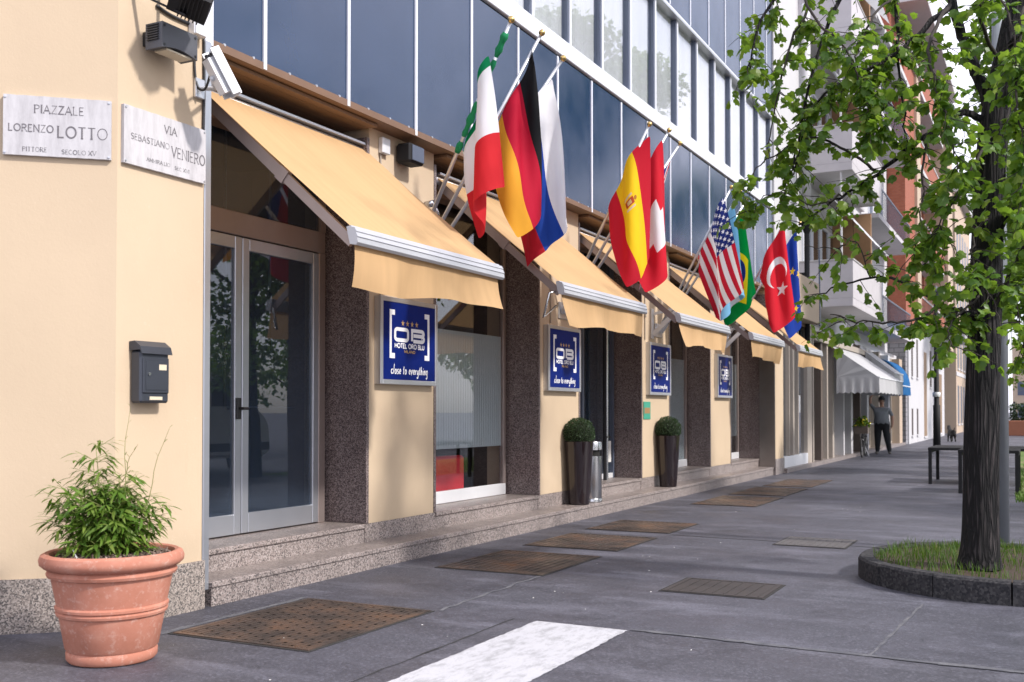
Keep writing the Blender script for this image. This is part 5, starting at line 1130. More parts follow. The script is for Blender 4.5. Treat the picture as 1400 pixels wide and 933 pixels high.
tree = thing('street_tree', 'nearest leafy street tree with dark ridged trunk in the grass bed', 'tree', (TX, TY, .18))
tr = [(1339, 776, 31), (1340, 745, 28.5), (1341, 690, 27), (1343, 560, 26), (1346, 430, 25), (1351, 300, 23.5), (1360, 170, 22.5), (1380, 60, 19), (1402, -60, 16), (1420, -220, 12), (1430, -420, 7)]
tpts, trad = [], []
for (u, v, rp) in tr: p = ony(u, v, TY); tpts.append(p); trad.append(.84*rp*((p-C0)@FW)/FPX)
def spline(P_, k_=5):
    P_ = [np.array(p, float) for p in P_]; o = []
    for i in range(len(P_)-1):
        p0, p1, p2, p3 = P_[max(i-1, 0)], P_[i], P_[i+1], P_[min(i+2, len(P_)-1)]
        for q in range(k_): s_ = q/k_; o.append(.5*((2*p1)+(-p0+p2)*s_+(2*p0-5*p1+4*p2-p3)*s_*s_+(-p0+3*p1-3*p2+p3)*s_**3))
    o.append(P_[-1]); return o
tp, rr = spline(tpts, 6), np.interp(np.linspace(0, len(trad)-1, 6*(len(trad)-1)+1), range(len(trad)), trad)
mb = MB(); n = 40; vs = []; ph = nrs.rand(n)*6.28
for i, (p, r_) in enumerate(zip(tp, rr)):
    for j in range(n):
        a_ = 2*math.pi*j/n; hgt = p[2]; ridge = 1+.035*math.sin(a_*13+1.2*math.sin(hgt*2.2)+ph[j])+.02*math.sin(a_*5+hgt*3); flare = 1+.15*math.exp(-(hgt-.15)*9)*(1+.5*math.sin(a_*5))
        vs.append(p+np.array((math.cos(a_), math.sin(a_), 0))*r_*ridge*flare)
mb.add(vs, [(i*n+j, i*n+(j+1) % n, (i+1)*n+(j+1) % n, (i+1)*n+j) for i in range(len(tp)-1) for j in range(n)]); mb.build('trunk', 'bark', tree, smooth=True)
# branches: photographed limbs (u, v, distance along the street)
BR = [
 ([(1352, 168, 9.05), (1312, 155, 8.9), (1265, 186, 8.7), (1210, 230, 8.6), (1150, 268, 8.5), (1092, 308, 8.4)], .034, .006, .8),
 ([(1365, 170, 9.05), (1338, 105, 9.1), (1318, 58, 9.1), (1302, 5, 9.1), (1280, -90, 9.0)], .055, .03, .5),
 ([(1348, 432, 9.05), (1322, 428, 8.9), (1288, 416, 8.8), (1240, 388, 8.7), (1190, 380, 8.6), (1120, 402, 8.5)], .03, .005, .8),
 ([(1288, 416, 8.8), (1245, 438, 8.6), (1190, 440, 8.5), (1135, 430, 8.4)], .014, .004, 1.1),
 ([(1302, 5, 9.1), (1258, 45, 8.8), (1205, 85, 8.6), (1160, 108, 8.4), (1110, 150, 8.3), (1085, 240, 8.3)], .028, .005, 1.2),
 ([(1240, -120, 9.0), (1226, -10, 8.8), (1227, 60, 8.7), (1233, 130, 8.6), (1240, 205, 8.6)], .022, .005, 1.0),
 ([(1400, -60, 9.05), (1300, -130, 9.0), (1180, -120, 8.8), (1090, -60, 8.5), (1040, 30, 8.3), (1022, 100, 8.2)], .04, .005, .9),
 ([(1280, -90, 9.0), (1190, -60, 8.8), (1135, 30, 8.5), (1105, 120, 8.4), (1088, 210, 8.3), (1075, 260, 8.3)], .026, .004, 1.1),
 ([(1180, -120, 8.8), (1120, -20, 8.6), (1082, 60, 8.4), (1062, 140, 8.3), (1048, 200, 8.3)], .018, .004, .85),
 ([(1200, 235, 8.6), (1150, 200, 8.4), (1100, 190, 8.3), (1040, 225, 8.2), (1012, 262, 8.1)], .014, .003, .6),
 ([(1150, 268, 8.5), (1110, 280, 8.3), (1060, 262, 8.2), (1025, 290, 8.2)], .008, .003, .45),
 ([(1265, 186, 8.7), (1262, 240, 8.5), (1258, 300, 8.3), (1250, 350, 8.2)], .012, .003, 1.0),
 ([(1360, 175, 9.0), (1330, 230, 8.6), (1300, 280, 8.3), (1270, 330, 8.2)], .014, .004, 1.0),
 ([(1356, 330, 9.0), (1385, 285, 8.9), (1415, 235, 8.8), (1450, 200, 8.8)], .022, .008, 1.7),
 ([(1350, 440, 9.0), (1388, 360, 8.8), (1412, 320, 8.7), (1450, 280, 8.6)], .02, .007, 1.5),
 ([(1380, 60, 9.0), (1410, 40, 8.6), (1450, 60, 8.3), (1480, 120, 8.1)], .03, .008, 1.8),
 ([(1350, 300, 8.95), (1330, 320, 8.6), (1335, 370, 8.3), (1360, 420, 8.2), (1370, 450, 8.1)], .010, .003, .8),
 ([(1300, 5, 9.1), (1270, 60, 8.4), (1280, 120, 8.2), (1300, 180, 8.1), (1310, 240, 8.0)], .018, .004, 1.1),
 ([(1370, 90, 9.0), (1340, 30, 8.5), (1350, -20, 8.3), (1380, 20, 8.0), (1390, 90, 7.9)], .018, .004, 1.1),
 ([(1090, -60, 8.5), (1110, 20, 8.2), (1150, 60, 8.1), (1180, 120, 8.1), (1190, 180, 8.1)], .014, .004, 1.1),
 ([(1362, 120, 9.0), (1375, 150, 9.3), (1392, 190, 9.6), (1398, 260, 9.8)], .016, .005, 1.6),
 ([(1352, 380, 9.0), (1378, 400, 9.3), (1392, 430, 9.6), (1400, 490, 9.8)], .012, .004, 1.2),
 ([(1345, 400, 9.0), (1300, 440, 8.6), (1300, 470, 8.5), (1335, 480, 8.4)], .010, .003, .8),
 ([(1240, 388, 8.7), (1270, 350, 8.5), (1290, 320, 8.4), (1310, 350, 8.3)], .008, .003, .9),
 ([(1400, 10, 8.6), (1390, 130, 8.3), (1400, 200, 8.2), (1395, 280, 8.1)], .012, .004, 1.5),
 ([(1190, 380, 8.6), (1170, 330, 8.5), (1140, 340, 8.4), (1100, 335, 8.3)], .006, .003, .6),
 ([(1226, -10, 8.8), (1190, 30, 8.4), (1170, 80, 8.2), (1200, 140, 8.2), (1210, 180, 8.2)], .012, .003, 1.1),
]
leaves = []; twigs = MB()
def sprig(p, d, L_, dens=1.0, size=.073):
    """a drooping twig with leaves"""
    d = np.array(d, float); d /= np.linalg.norm(d); pts = [np.array(p, float)]
    for i in range(5): d = d+np.array((rnd.gauss(0, .14), rnd.gauss(0, .14), rnd.gauss(-.10, .10))); d /= np.linalg.norm(d); pts.append(pts[-1]+d*L_/5)
    twigs.tube(pts, [.0042*(1-.14*i) for i in range(6)], 4)
    for i in range(1, 6):
        for q in range(2 if rnd.random() < .75*dens else 1):
            s_ = rnd.random(); b_ = pts[i-1]*(1-s_)+pts[i]*s_; ld = d*rnd.uniform(.1, .8)+np.array((rnd.gauss(0, .6), rnd.gauss(0, .6), rnd.gauss(-.35, .35))); pe = b_+ld/np.linalg.norm(ld)*.03
            leaves.append((pe, ld, size*rnd.choice((.45, .7, .85, 1, 1.1, 1.25)), rnd.uniform(-1.1, 1.1)))
for pl, r0, r1, dens in BR:
    pts = spline([ony(*q) for q in pl], 6); nn_ = len(pts); mb = MB()
    pts = [p+np.array((rnd.gauss(0, .008), rnd.gauss(0, .008), rnd.gauss(0, .008))) if 0 < i < nn_-1 else p for i, p in enumerate(pts)]
    mb.tube(pts, [r0+(r1-r0)*(i/(nn_-1))**.8 for i in range(nn_)], 7); mb.build('branch', 'bark' if r0 > .02 else 'twig', tree, smooth=True)
    Lb = sum(np.linalg.norm(b_-a_) for a_, b_ in zip(pts[:-1], pts[1:])); m_ = int(Lb*12.5*dens)
    for i in range(m_):
        s_ = rnd.uniform(.12, 1)*(nn_-1.001); a_ = int(s_); p = pts[a_]*(1-(s_-a_))+pts[a_+1]*(s_-a_); bd = pts[a_+1]-pts[a_]; bd = bd/np.linalg.norm(bd); d = bd*.5+np.array((rnd.gauss(0, .7), rnd.gauss(0, .7), rnd.gauss(-.15, .5))); sprig(p, d, rnd.uniform(.12, .42))
# the crown above the picture (seen in reflections and as shade)
for i in range(60):
    v = nrs.randn(3); v /= np.linalg.norm(v); v[2] = abs(v[2])*.9-.2; p = np.array((TX+.7, TY+.3, 6.0))+v*np.array((2.7, 2.6, 2.6))*rnd.uniform(.45, 1)**.6
    if vis(p-np.array((0, 0, .5))) is not None: continue
    sprig(p, v+nrs.randn(3)*.5, .7, 1.0, .12)
twigs.build('twigs', 'twig', tree, kind='stuff')
L2 = sorted([(vis(q[0]) or 1e3, i) for i, q in enumerate(leaves)]); big = set(i for w_, i in L2[:290])
restv, restf = [], []; base_o = np.array((TX, TY, .18)); pm = None
for i, (p, d, sz, rl) in enumerate(leaves):
    m_ = leafmtx(p, d, sz, rl)
    if i in big:
        if pm is None:
            mb = MB(); mb.add(LV, LFc); o = mb.build('leaf', 'tree_leaf'); pm = o.data; o.parent = tree
        else: o = link('leaf', pm, tree)
        mm = Matrix([list(r_)+[0] for r_ in m_]+[[0, 0, 0, 1]]); mm.translation = Vector(p-base_o); o.matrix_local = mm
    else:
        o_ = len(restv)*0; restv.append(LVn@m_.T+p)
nl = len(restv); me = bpy.data.meshes.new('foliage'); allv = np.concatenate(restv)-base_o; fa = np.array(LFc); me.from_pydata(allv.tolist(), [], np.concatenate([fa+13*i for i in range(nl)]).tolist()); me.materials.append(M['tree_leaf']); me.update(); link('foliage', me, tree, 'stuff')

def far_tree(x, y, h, cr, z0, label, nleaf, size, seed, group='trees along the pavement', squash=1.):
    r_ = np.random.RandomState(seed); t = thing('street_tree', label, 'tree', (x, y, 0), group)
    lean = r_.randn(2)*.1; top = np.array((x+lean[0], y+lean[1], z0+(h-z0)*.55)); mb = MB(); mb.tube(spline([(x, y, -.05), (x+.03, y, 1.2), (x+lean[0]*.5, y+lean[1]*.5, z0), top], 4), np.linspace(.17, .08, 13), 10); mb.build('trunk', 'bark', t, smooth=True)
    cl = []; 
    for i in range(16):
        a_ = r_.rand()*6.28; rad = cr*math.sqrt(r_.rand())*.85; zz = z0+(h-z0)*(.1+.85*r_.rand()); shr = 1-.55*((zz-z0)/(h-z0))**2; c_ = np.array((x+rad*shr*math.cos(a_), y+rad*shr*math.sin(a_)*squash, zz)); cl.append(c_)
        mb = MB(); b0 = np.array((x+lean[0]*.5, y, z0+min(zz-z0, (h-z0)*.5)*.7)); mb.tube(spline([b0, b0*.5+c_*.5+np.array((0, 0, .25)), c_], 3), np.linspace(.05, .012, 7), 6); mb.build('branch', 'bark', t, smooth=True)
    vs = []
    for i in range(nleaf):
        c_ = cl[r_.randint(len(cl))]; v = r_.randn(3); v /= np.linalg.norm(v); p = c_+v*cr*.42*r_.rand()**.45*np.array((1, 1, .75)); d = r_.randn(3); d[2] -= .4
        vs.append(SLV@leafmtx(p, d, size*(.6+.8*r_.rand()), r_.uniform(-1, 1)).T+p)
    me = bpy.data.meshes.new('crown'); fa = np.array(SLF); me.from_pydata((np.concatenate(vs)-np.array((x, y, 0))).tolist(), [], np.concatenate([fa+4*i for i in range(nleaf)]).tolist()); me.materials.append(M['far_leaf']); me.update(); link('crown', me, t, 'stuff'); return t
far_tree(2.7, 17.2, 8.5, 2.5, 1.7, 'bright green tree just right of the frame behind the grey post', 9000, .13, 3)
far_tree(.9, 25.5, 12.5, 2.7, 1.3, 'bright green tree standing in the lawn behind the nearest trunk', 17000, .17, 4)
far_tree(1.3, 36, 14.5, 3.2, 2.0, 'farther green tree over the lawn at the right edge', 14000, .2, 5)
far_tree(-.4, 56, 15, 3.4, 2.6, 'distant green tree beyond the lawn near the path end', 6000, .22, 6)
far_tree(1.2, 78, 11, 4.0, 2.6, 'most distant green tree closing the avenue', 5000, .30, 8)
for i, (x, y, hh, lb) in enumerate(((14, 4, 8.5, 'first'), (15, 11, 9, 'second'), (14, 18, 8.5, 'third'), (15.5, 25, 9, 'fourth'), (14.5, 33, 9, 'fifth'), (15.5, 42, 9.5, 'sixth'))):
    far_tree(x, y, hh, 3.4, 1.0, lb+' tree of the row across the roadway, mirrored in the shop glass', 3800, .24, 20+i, 'trees across the roadway')

# ------------------------------------------------------------------ right-hand side: lawn, metal tables, bollard
sheet('lawn', [(-.45, 18.2), (3.2, 17.7), (3.2, 42), (-.9, 42), (-.62, 26)], .012, 'lawn')
mb = MB()
for i in range(5000):
    y = 17.6+rnd.random()**1.7*14; x = -.55+rnd.random()*2.5
    if x < -.45-.02*(y-18): continue
    h_ = rnd.uniform(.03, .09); a_ = rnd.random()*6.28; p = np.array((x, y, .01)); s_ = np.array((.006, 0, 0)); d = np.array((math.cos(a_), math.sin(a_), 0))*h_*.5; mb.add([p-s_, p+s_, p+d+(0, 0, h_)], [(0, 1, 2)])
mb.build('lawn_grass', 'grass_blade', None, kind='stuff')
def table(x0, x1, y0, y1, h, label):
    t = thing('metal_table', label, 'table', ((x0+x1)/2, (y0+y1)/2, 0), 'black metal tables by the lawn')
    mb = MB(); mb.box(x0, x1, y0, y1, h-.05, h, bev=.006); mb.build('tabletop', 'black_metal', t)
    for xx in (x0+.035, x1-.035):
        for yy in (y0+.035, y1-.035): mb = MB(); mb.box(xx-.03, xx+.03, yy-.03, yy+.03, 0, h-.051); mb.build('leg', 'black_metal', t)
    for xx in (x0+.035, x1-.035): mb = MB(); mb.box(xx-.02, xx+.02, y0+.066, y1-.066, h-.10, h-.055); mb.build('rail', 'black_metal', t)
p1, p2, p3 = onz(1272, 655.6), onz(1283, 658.5), onz(1311, 669)
table(p1[0]+.10, p1[0]+2.05, p1[1]-1.5, p1[1]+.1, .70, 'longer black metal table left of the nearest trunk')
table(p3[0]+.06, p3[0]+1.0, p3[1]-1.05, p3[1]+.05, .74, 'shorter black metal table half hidden by the nearest trunk')
# ------------------------------------------------------------------ street behind: shops, apartments, brick house
apt = thing('apartment_building', 'pale apartment building with deep balconies over the shops', 'building', (-5.9, 26.7, 0))
AF = -5.95
mb = MB(); mb.box(-14, AF, 26.7, 46.2, 3.7, 14.5); mb.build('wall', 'stone_white', apt)
mb = MB(); mb.box(-14, -5.6, 26.7, 46.2, 3.5, 3.69); mb.build('ground_floor_beam', 'stone_white', apt)
mb = MB(); mb.box(-14, -6.9, 26.7, 46.2, 0, 3.49); mb.build('shop_back_wall', 'interior_dark', apt)
for fl in range(3):
    zb = 4.18+3.62*fl; zp = zb+1.22; y0, y1, xo = 28.7, 34.2, -4.55
    mb = MB(); mb.box(AF, xo, y0, y1, zb, zb+.22, bev=.01); bl = mb.build('balcony', 'balcony_grey', apt)
    mb = MB(); mb.box(AF, xo, y0, y0+.1, zb+.221, zp); mb.box(xo-.1, xo, y0+.101, y1, zb+.221, zp); mb.box(AF, xo-.101, y1-.1, y1, zb+.221, zp); mb.build('parapet', 'balcony_grey', bl)
    mb = MB(); mb.box(AF, xo+.02, y0-.02, y0+.12, zp+.001, zp+.05, bev=.005); mb.box(xo-.12, xo+.02, y0+.121, y1, zp+.001, zp+.05, bev=.005); mb.build('coping', 'concrete_grey', bl)
    for yy in (29.0, 30.3, 31.6, 32.9):
        mb = MB(); frame_rect(mb, AF+.03, yy, yy+1.2, zb+.24, zb+2.7, .07, .06); wn = mb.build('balcony_door', 'white_frame', apt)
        mb = MB(); mb.box(AF+.015, AF+.022, yy+.07, yy+1.13, zb+.31, zb+2.63); mb.build('pane', 'window_glass', wn)
        mb = MB(); mb.box(AF+.002, AF+.008, yy+.07, yy+1.13, zb+.31, zb+2.63); mb.build('dark_room', 'interior_dark', wn)
    # brown return wall and white drop blinds
    mb = MB(); mb.box(AF+.002, xo-.25, y1-.55, y1-.35, zb+.222, zb+3.3); mb.build('side_screen', 'tan_cloth', apt)
    mb = MB(); vs = [(AF+.3, y, z) for y, z in ((0, 0),)]; 
    n = 12; vs = []
    for i in range(n+1):
        y = y0+1.0+(y1-y0-1.6)*i/n
        for s_ in (0, .5, 1): vs.append((AF+.55+(xo+.35-AF-.55)*s_, y, zb+3.3-1.45*s_+.02*math.sin(i*2)))
    mb.add(vs, [(i*3+j, i*3+j+1, i*3+j+4, i*3+j+3) for i in range(n) for j in range(2)]); mb.build('drop_blind', 'verandah_cloth', apt, smooth=True)
    mb = MB(); mb.tube([(xo-.3, y0+.06, zp), (xo-.3, y0+.06, zb+3.6)], .03, 8); mb.build('balcony_post', 'stone_white', apt)
    for yy in (35.5, 38.2, 41, 43.6):
        mb = MB(); frame_rect(mb, AF+.02, yy, yy+1.1, zb+.9, zb+2.6, .08, .06); wn = mb.build('window', 'white_frame', apt)
        mb = MB(); mb.box(AF+.005, AF+.01, yy+.08, yy+1.02, zb+.98, zb+2.52); mb.build('pane', 'dark_frame', wn)
        mb = MB(); mb.box(AF, AF+.12, yy-.1, yy+1.2, zb+.80, zb+.88); mb.build('sill', 'concrete_grey', wn)
    mb = MB(); mb.box(AF, -4.9, 36.2, 45.4, zb+.0, zb+.16); mb.build('balcony', 'balcony_grey', apt)
    mb = MB()
    for i in range(30): yy = 36.25+i*.31; mb.box(-4.96, -4.94, yy, yy+.03, zb+.161, zb+1.1)
    mb.box(-4.97, -4.93, 36.2, 45.4, zb+1.101, zb+1.15); mb.build('railing', 'dark_frame', apt)
mb = MB(); mb.box(-14, -4.9, 26.6, 46.25, 14.51, 14.7); mb.build('eaves', 'stone_white', apt)
for i in range(9): mb = MB(); mb.box(-5.9, -4.85, 27+i*2.1, 27.25+i*2.1, 14.2, 14.5); mb.build('eaves_bracket', 'concrete_grey', apt)
mb = MB(); mb.xprism([(-5.1, 14.701), (-9.5, 16.6), (-14, 14.701)], 26.6, 46.2); mb.build('roof', 'roof_tile', apt)
# shop front posts and glazing
for yy, wd, mt in ((28.2, .22, 'shop_brown'), (29.05, .16, 'stone_beige'), (29.85, .24, 'stone_beige'), (31.6, .18, 'stone_white'), (32.9, .35, 'stone_white'), (34.6, .2, 'shop_brown'), (36.1, .35, 'stone_white'), (38.8, .3, 'stone_beige'), (41.3, .4, 'stone_white'), (44.6, .9, 'stone_cream')):
    mb = MB(); mb.box(-5.75, -5.30, yy, yy+wd, .101, 3.49); mb.build('shop_post', mt, apt)
for y0, y1 in ((28.43, 29.04), (29.22, 29.84), (30.1, 31.59), (31.79, 32.89), (33.26, 34.59), (34.81, 36.09), (36.46, 38.79), (39.11, 41.29), (41.71, 44.59)):
    mb = MB(); frame_rect(mb, -5.62, y0+.002, y1-.002, .102, 3.48, .09, .06); wn = mb.build('shop_window', 'white_frame' if 31 < y0 < 34 else 'stone_beige', apt)
    mb = MB(); mb.box(-5.64, -5.632, y0+.09, y1-.09, .19, 3.39); mb.build('pane', 'door_glass', wn)
mb = MB(); mb.box(-5.62, -5.24, 27.2, 36.5, 3.2, 3.36); mb.build('shutter_beam', 'stone_beige', apt)

def shop_awning(y0, y1, xw, xf, zw, zf, zv, mt, name, label, dome=False):
    t = thing('awning', label, 'awning', (xw, y0, zw)); nv = 10; xsd = xw-.1 if dome else -5.24; prof = []
    for i in range(nv+1):
        s_ = i/nv
        prof.append((xw+(xf-xw)*(math.sin(s_*math.pi/2) if dome else s_), zf+(zw-zf)*(math.cos(s_*math.pi/2) if dome else 1-s_)))
    nu = 20; mb = MB(); vs = [(p[0], y0+(y1-y0)*j/nu, p[1]-.012*math.sin(math.pi*i/nv)) for i, p in enumerate(prof) for j in range(nu+1)]
    mb.add(vs, [(i*(nu+1)+j, i*(nu+1)+j+1, (i+1)*(nu+1)+j+1, (i+1)*(nu+1)+j) for i in range(nv) for j in range(nu)]); mb.build('canopy', mt, t, smooth=True)
    for yy in (y0, y1):
        mb = MB(); pf = [p for p in prof if p[0] > xsd]; ap = (pf[0][0], yy, zf+.02); n = len(pf); vs = [ap]+[(p[0], yy+.012*math.sin(i*2.2), p[1]) for i, p in enumerate(pf)]; mb.add(vs, [(0, i, i+1) for i in range(1, n)])
        mb.build('side_panel', mt, t)
        mb = MB(); m_ = 40; vs = []
        for i in range(m_+1):
            s_ = i/m_; x = pf[0][0]+(xf-pf[0][0])*s_; vs += [(x, yy, zf+.018), (x, yy+.015*math.sin(s_*30), zv+.045*abs(math.sin(s_*math.pi*7)))]
        mb.add(vs, [(2*i, 2*i+1, 2*i+3, 2*i+2) for i in range(m_)]); mb.build('side_valance', mt, t)
    mb = MB(); m_ = 60; vs = []
    for i in range(m_+1):
        s_ = i/m_; y = y0+(y1-y0)*s_; vs += [(xf+.003, y, zf-.002), (xf+.01+.015*math.sin(s_*40), y, zv+.045*abs(math.sin(s_*math.pi*14)))]
    mb.add(vs, [(2*i, 2*i+1, 2*i+3, 2*i+2) for i in range(m_)]); mb.build('valance', mt, t)
    if not dome:
        for yy in (y0+.03, y1-.03): mb = MB(); mb.obox((xw, yy, zw-.04), (xf, yy, zf-.03), .03, .04); mb.build('arm', 'wood_brown', t)
    mb = MB(); mb.tube([(xf, y0, zf), (xf, y1, zf)], .025, 8); mb.build('front_bar', 'bright_aluminium', t)
shop_awning(29.5, 34.6, -5.6, -4.02, 3.42, 2.30, 1.86, 'white_awning_cloth', 'shop_awning', 'white scalloped shop awning above the standing man')
shop_awning(35.3, 37.6, -5.6, -4.35, 3.62, 2.62, 2.35, 'white_awning_cloth', 'shop_awning', 'second white awning just behind the scalloped one')
shop_awning(39.2, 42.2, -5.5, -4.62, 3.3, 2.3, 1.95, 'blue_awning_cloth', 'shop_awning', 'rounded blue awning behind the white shop awning', True)
# brick house
bh = thing('brick_house', 'red brick house with cream pilasters and grey stone ground floor', 'building', (-5.2, 46.3, 0))
mb = MB(); mb.box(-14, -5.22, 46.3, 51.2, 5.0, 16.6); mb.build('wall', 'brick_red', bh)
mb = MB(); mb.box(-14, -5.25, 46.28, 46.9, 0, 4.99); mb.build('stone_ground_floor', 'stone_cladding', bh)
mb = MB(); mb.box(-14, -5.2, 46.92, 64, 0, 4.98); mb.build('street_wall', 'stone_white', bh)
mb = MB(); mb.box(-14, -6.4, 51.2, 66, 4.99, 20.5); mb.build('recessed_wall', 'brick_red', bh)
for yy, wd in ((49.8, 1.5), (66.0, 3.5)):
    mb = MB(); mb.box(-6.4, -5.1, yy, yy+wd, 5.0, 20 if yy > 60 else 16.4); mb.build('pilaster', 'stone_cream', bh)
mb = MB(); mb.box(-14, -5.0, 46.1, 51.4, 16.601, 16.85); mb.build('eaves', 'stone_white', bh)
mb = MB(); mb.add([(-4.95, 46.0, 16.851), (-4.95, 51.5, 16.851), (-14, 51.5, 16.851), (-14, 46, 16.851), (-8, 48.7, 18.6), (-11, 48.7, 18.6)], [(0, 1, 4), (1, 2, 5, 4), (2, 3, 5), (3, 0, 4, 5)]); mb.build('roof', 'roof_tile', bh)
mb = MB(); mb.box(-14, -4.8, 51.5, 70, 20.501, 20.9); mb.build('eaves', 'stone_white', bh)
for fl in range(4):
    z0 = 5.3+fl*3.75
    mb = MB(); mb.box(-6.39, -5.3, 51.4, 65.8, z0+.2, z0+.42); bl = mb.build('balcony', 'stone_white', bh)
    mb = MB(); mb.box(-5.42, -5.3, 51.4, 65.8, z0+.421, z0+1.5); mb.build('parapet', 'brick_red', bl)
    mb = MB(); mb.box(-5.45, -5.27, 51.4, 65.8, z0+1.501, z0+1.58); mb.build('coping', 'stone_white', bl)
    for yy in (53, 56.5, 60, 63): 
        mb = MB(); frame_rect(mb, -6.37, yy, yy+1.6, z0+.45, z0+2.9, .1, .06); wn = mb.build('window', 'white_frame', bh); mb = MB(); mb.box(-6.395, -6.385, yy+.1, yy+1.5, z0+.55, z0+2.8); mb.build('pane', 'dark_frame', wn)
for yy, z0, z1, wd in ((47.9, 2.9, 4.6, .55), (49.9, 2.9, 4.6, .55), (47.9, .35, 1.5, .55), (49.9, .35, 1.5, .55), (53.0, .2, 4.2, 1.3), (55.8, 2.6, 4.4, .9), (58, .2, 3.2, 1.4), (60.8, .2, 3.4, 1.6)):
    mb = MB(); mb.box(-5.30, -5.192, yy, yy+wd, z0, z1); wn = mb.build('window', 'interior_dark' if wd < 1 else 'wood_brown', bh)
    mb = MB(); mb.box(-5.191, -5.15, yy-.08, yy+wd+.08, z0-.1, z0-.02); mb.build('sill', 'stone_white', wn)
mb = MB(); mb.box(-5.6, -3.6, 56, 62, 4.99, 5.25); mb.build('canopy', 'stone_white', bh)
# low sign on the stone end wall
q0, q1 = ony(1206, 443, 46.1), ony(1236, 463, 46.1)
t = thing('shop_sign', 'pale shop sign with blue lettering on the grey stone end wall', 'sign', (q0[0], 46.15, q1[2]))
mb = MB(); mb.box(q0[0]-.3, q1[0], 46.15, 46.25, q1[2], q0[2]); mb.build('board', 'sign_pale_blue', t)
mb = MB(); frame_rect2 = [(q0[0]-.3, q1[0])]; mb.box(q0[0]-.34, q1[0]+.04, 46.12, 46.26, q1[2]-.06, q1[2]-.001); mb.box(q0[0]-.34, q1[0]+.04, 46.12, 46.26, q0[2]+.001, q0[2]+.06); mb.build('frame', 'dark_frame', t)
mb = MB(); pts = [(q0[0]+.12+i*.06, 46.146, (q0[2]+q1[2])/2+.10*math.sin(i*1.5)) for i in range(11)]; mb.tube(pts, .018, 4); mb.build('lettering', 'sign_mid_blue', t)
# row of further house fronts
for i, (y0, y1, h, mt, lb, xo) in enumerate(((70, 84, 15, 'stone_cream', 'cream house front beyond the brick house', -5.0), (84.1, 98, 12, 'terracotta_far', 'terracotta red house front far down the street', -4.6), (98.1, 130, 14, 'stone_white', 'white house front at the far end of the street', -4.2))):
    t = thing('house', lb, 'building', (xo, y0, 0)); mb = MB(); mb.box(-16, xo, y0, y1, 0, h); mb.build('wall', mt, t); mb = MB(); mb.box(-16, xo+.4, y0, y1, h+.001, h+.35); mb.build('eaves', 'stone_white', t)
    mb = MB(); mb.box(-15, xo+.03, y0+.05, y1-.05, 3.6, 3.85); mb.build('string_course', 'stone_white', t)
    for fl in range(4):
        for q in range(5):
            yy = y0+1.2+q*(y1-y0-2)/5; z0 = .6+fl*3.5
            if z0+2 > h: continue
            mb = MB(); mb.box(xo-.05, xo+.01, yy, yy+1.1, z0, z0+2.0 if fl else z0+2.4); wn = mb.build('window', 'dark_frame', t); mb = MB(); mb.box(xo+.011, xo+.06, yy-.1, yy+1.2, z0-.12, z0-.02); mb.build('sill', 'stone_white', wn)
for (x0, x1, y0, h, mt, lb) in ((1.0, 9, 118, 8, 'stone_white', 'pale building across the far end right of the trees'), (-4.0, 1.0, 150, 10, 'stone_cream', 'cream building closing the street in the distance')):
    t = thing('house', lb, 'building', (x0, y0, 0)); mb = MB(); mb.box(x0, x1, y0, y0+8, 0, h); mb.build('wall', mt, t)
    for fl in range(3):
        for q in range(4): mb = MB(); xx = x0+.6+q*(x1-x0-1)/4; mb.box(xx, xx+.9, y0-.02, y0+.05, .5+fl*2.9, 2.3+fl*2.9); mb.build('window', 'dark_frame', t)

# street furniture far away
def lamp(x, y):
    t = thing('street_lamp', 'thin black lamp post on the pavement beyond the standing man', 'lamp post', (x, y, 0))
    mb = MB(); mb.tube([(x, y, 0), (x, y, 1.6), (x, y, 1.62), (x, y, 5.2)], [.13, .12, .09, .07], 12); mb.build('pole', 'black_metal', t, smooth=True)
    mb = MB(); mb.lathe([(.12, 1.9), (.135, 1.95), (.135, 2.02), (.12, 2.06)], (x, y, 0), 14); mb.build('band', 'bright_aluminium', t, smooth=True)
    mb = MB(); mb.lathe([(.05, 5.2), (.2, 5.6), (.22, 5.65), (.02, 5.85)], (x, y, 0), 14); mb.build('lantern', 'lamp_grey', t, smooth=True)
lp_ = onz(1281, 616); lamp(lp_[0], lp_[1])
t = thing('bollard', 'thin dark post at the right edge by the lawn path', 'post', (.0, 0, 0)); q = onz(1387, 592); t.location = (q[0], q[1], 0); ORG[t.name] = (q[0], q[1], 0)
mb = MB(); mb.tube([(q[0], q[1], 0), (q[0], q[1], 1.9)], .05, 10); mb.build('post', 'dark_frame', t); mb = MB(); mb.lathe([(.07, 1.88), (.07, 1.96), (.01, 2.0)], (q[0], q[1], 0), 10); mb.build('cap', 'black_metal', t)
q = onz(1397, 596)
t = thing('planter_box', 'brown planter box with a dark shrub at the right edge of the lawn', 'planter', (q[0], q[1], 0))
mb = MB(); mb.box(q[0]-.7, q[0]+1.2, q[1]-.5, q[1]+.5, 0, .85, bev=.03); mb.build('box', 'terracotta_far', t)
vs = MB()
for i in range(900):
    p = np.array((q[0]+rnd.uniform(-.6, 1.1), q[1]+rnd.uniform(-.4, .4), .8+rnd.random()*1.0)); d = nrs.randn(3); m_ = leafmtx(p, d, .14, rnd.uniform(-1, 1)); vs.add(SLV@m_.T+p, SLF)
vs.build('foliage', 'box_leaf', t, kind='stuff')

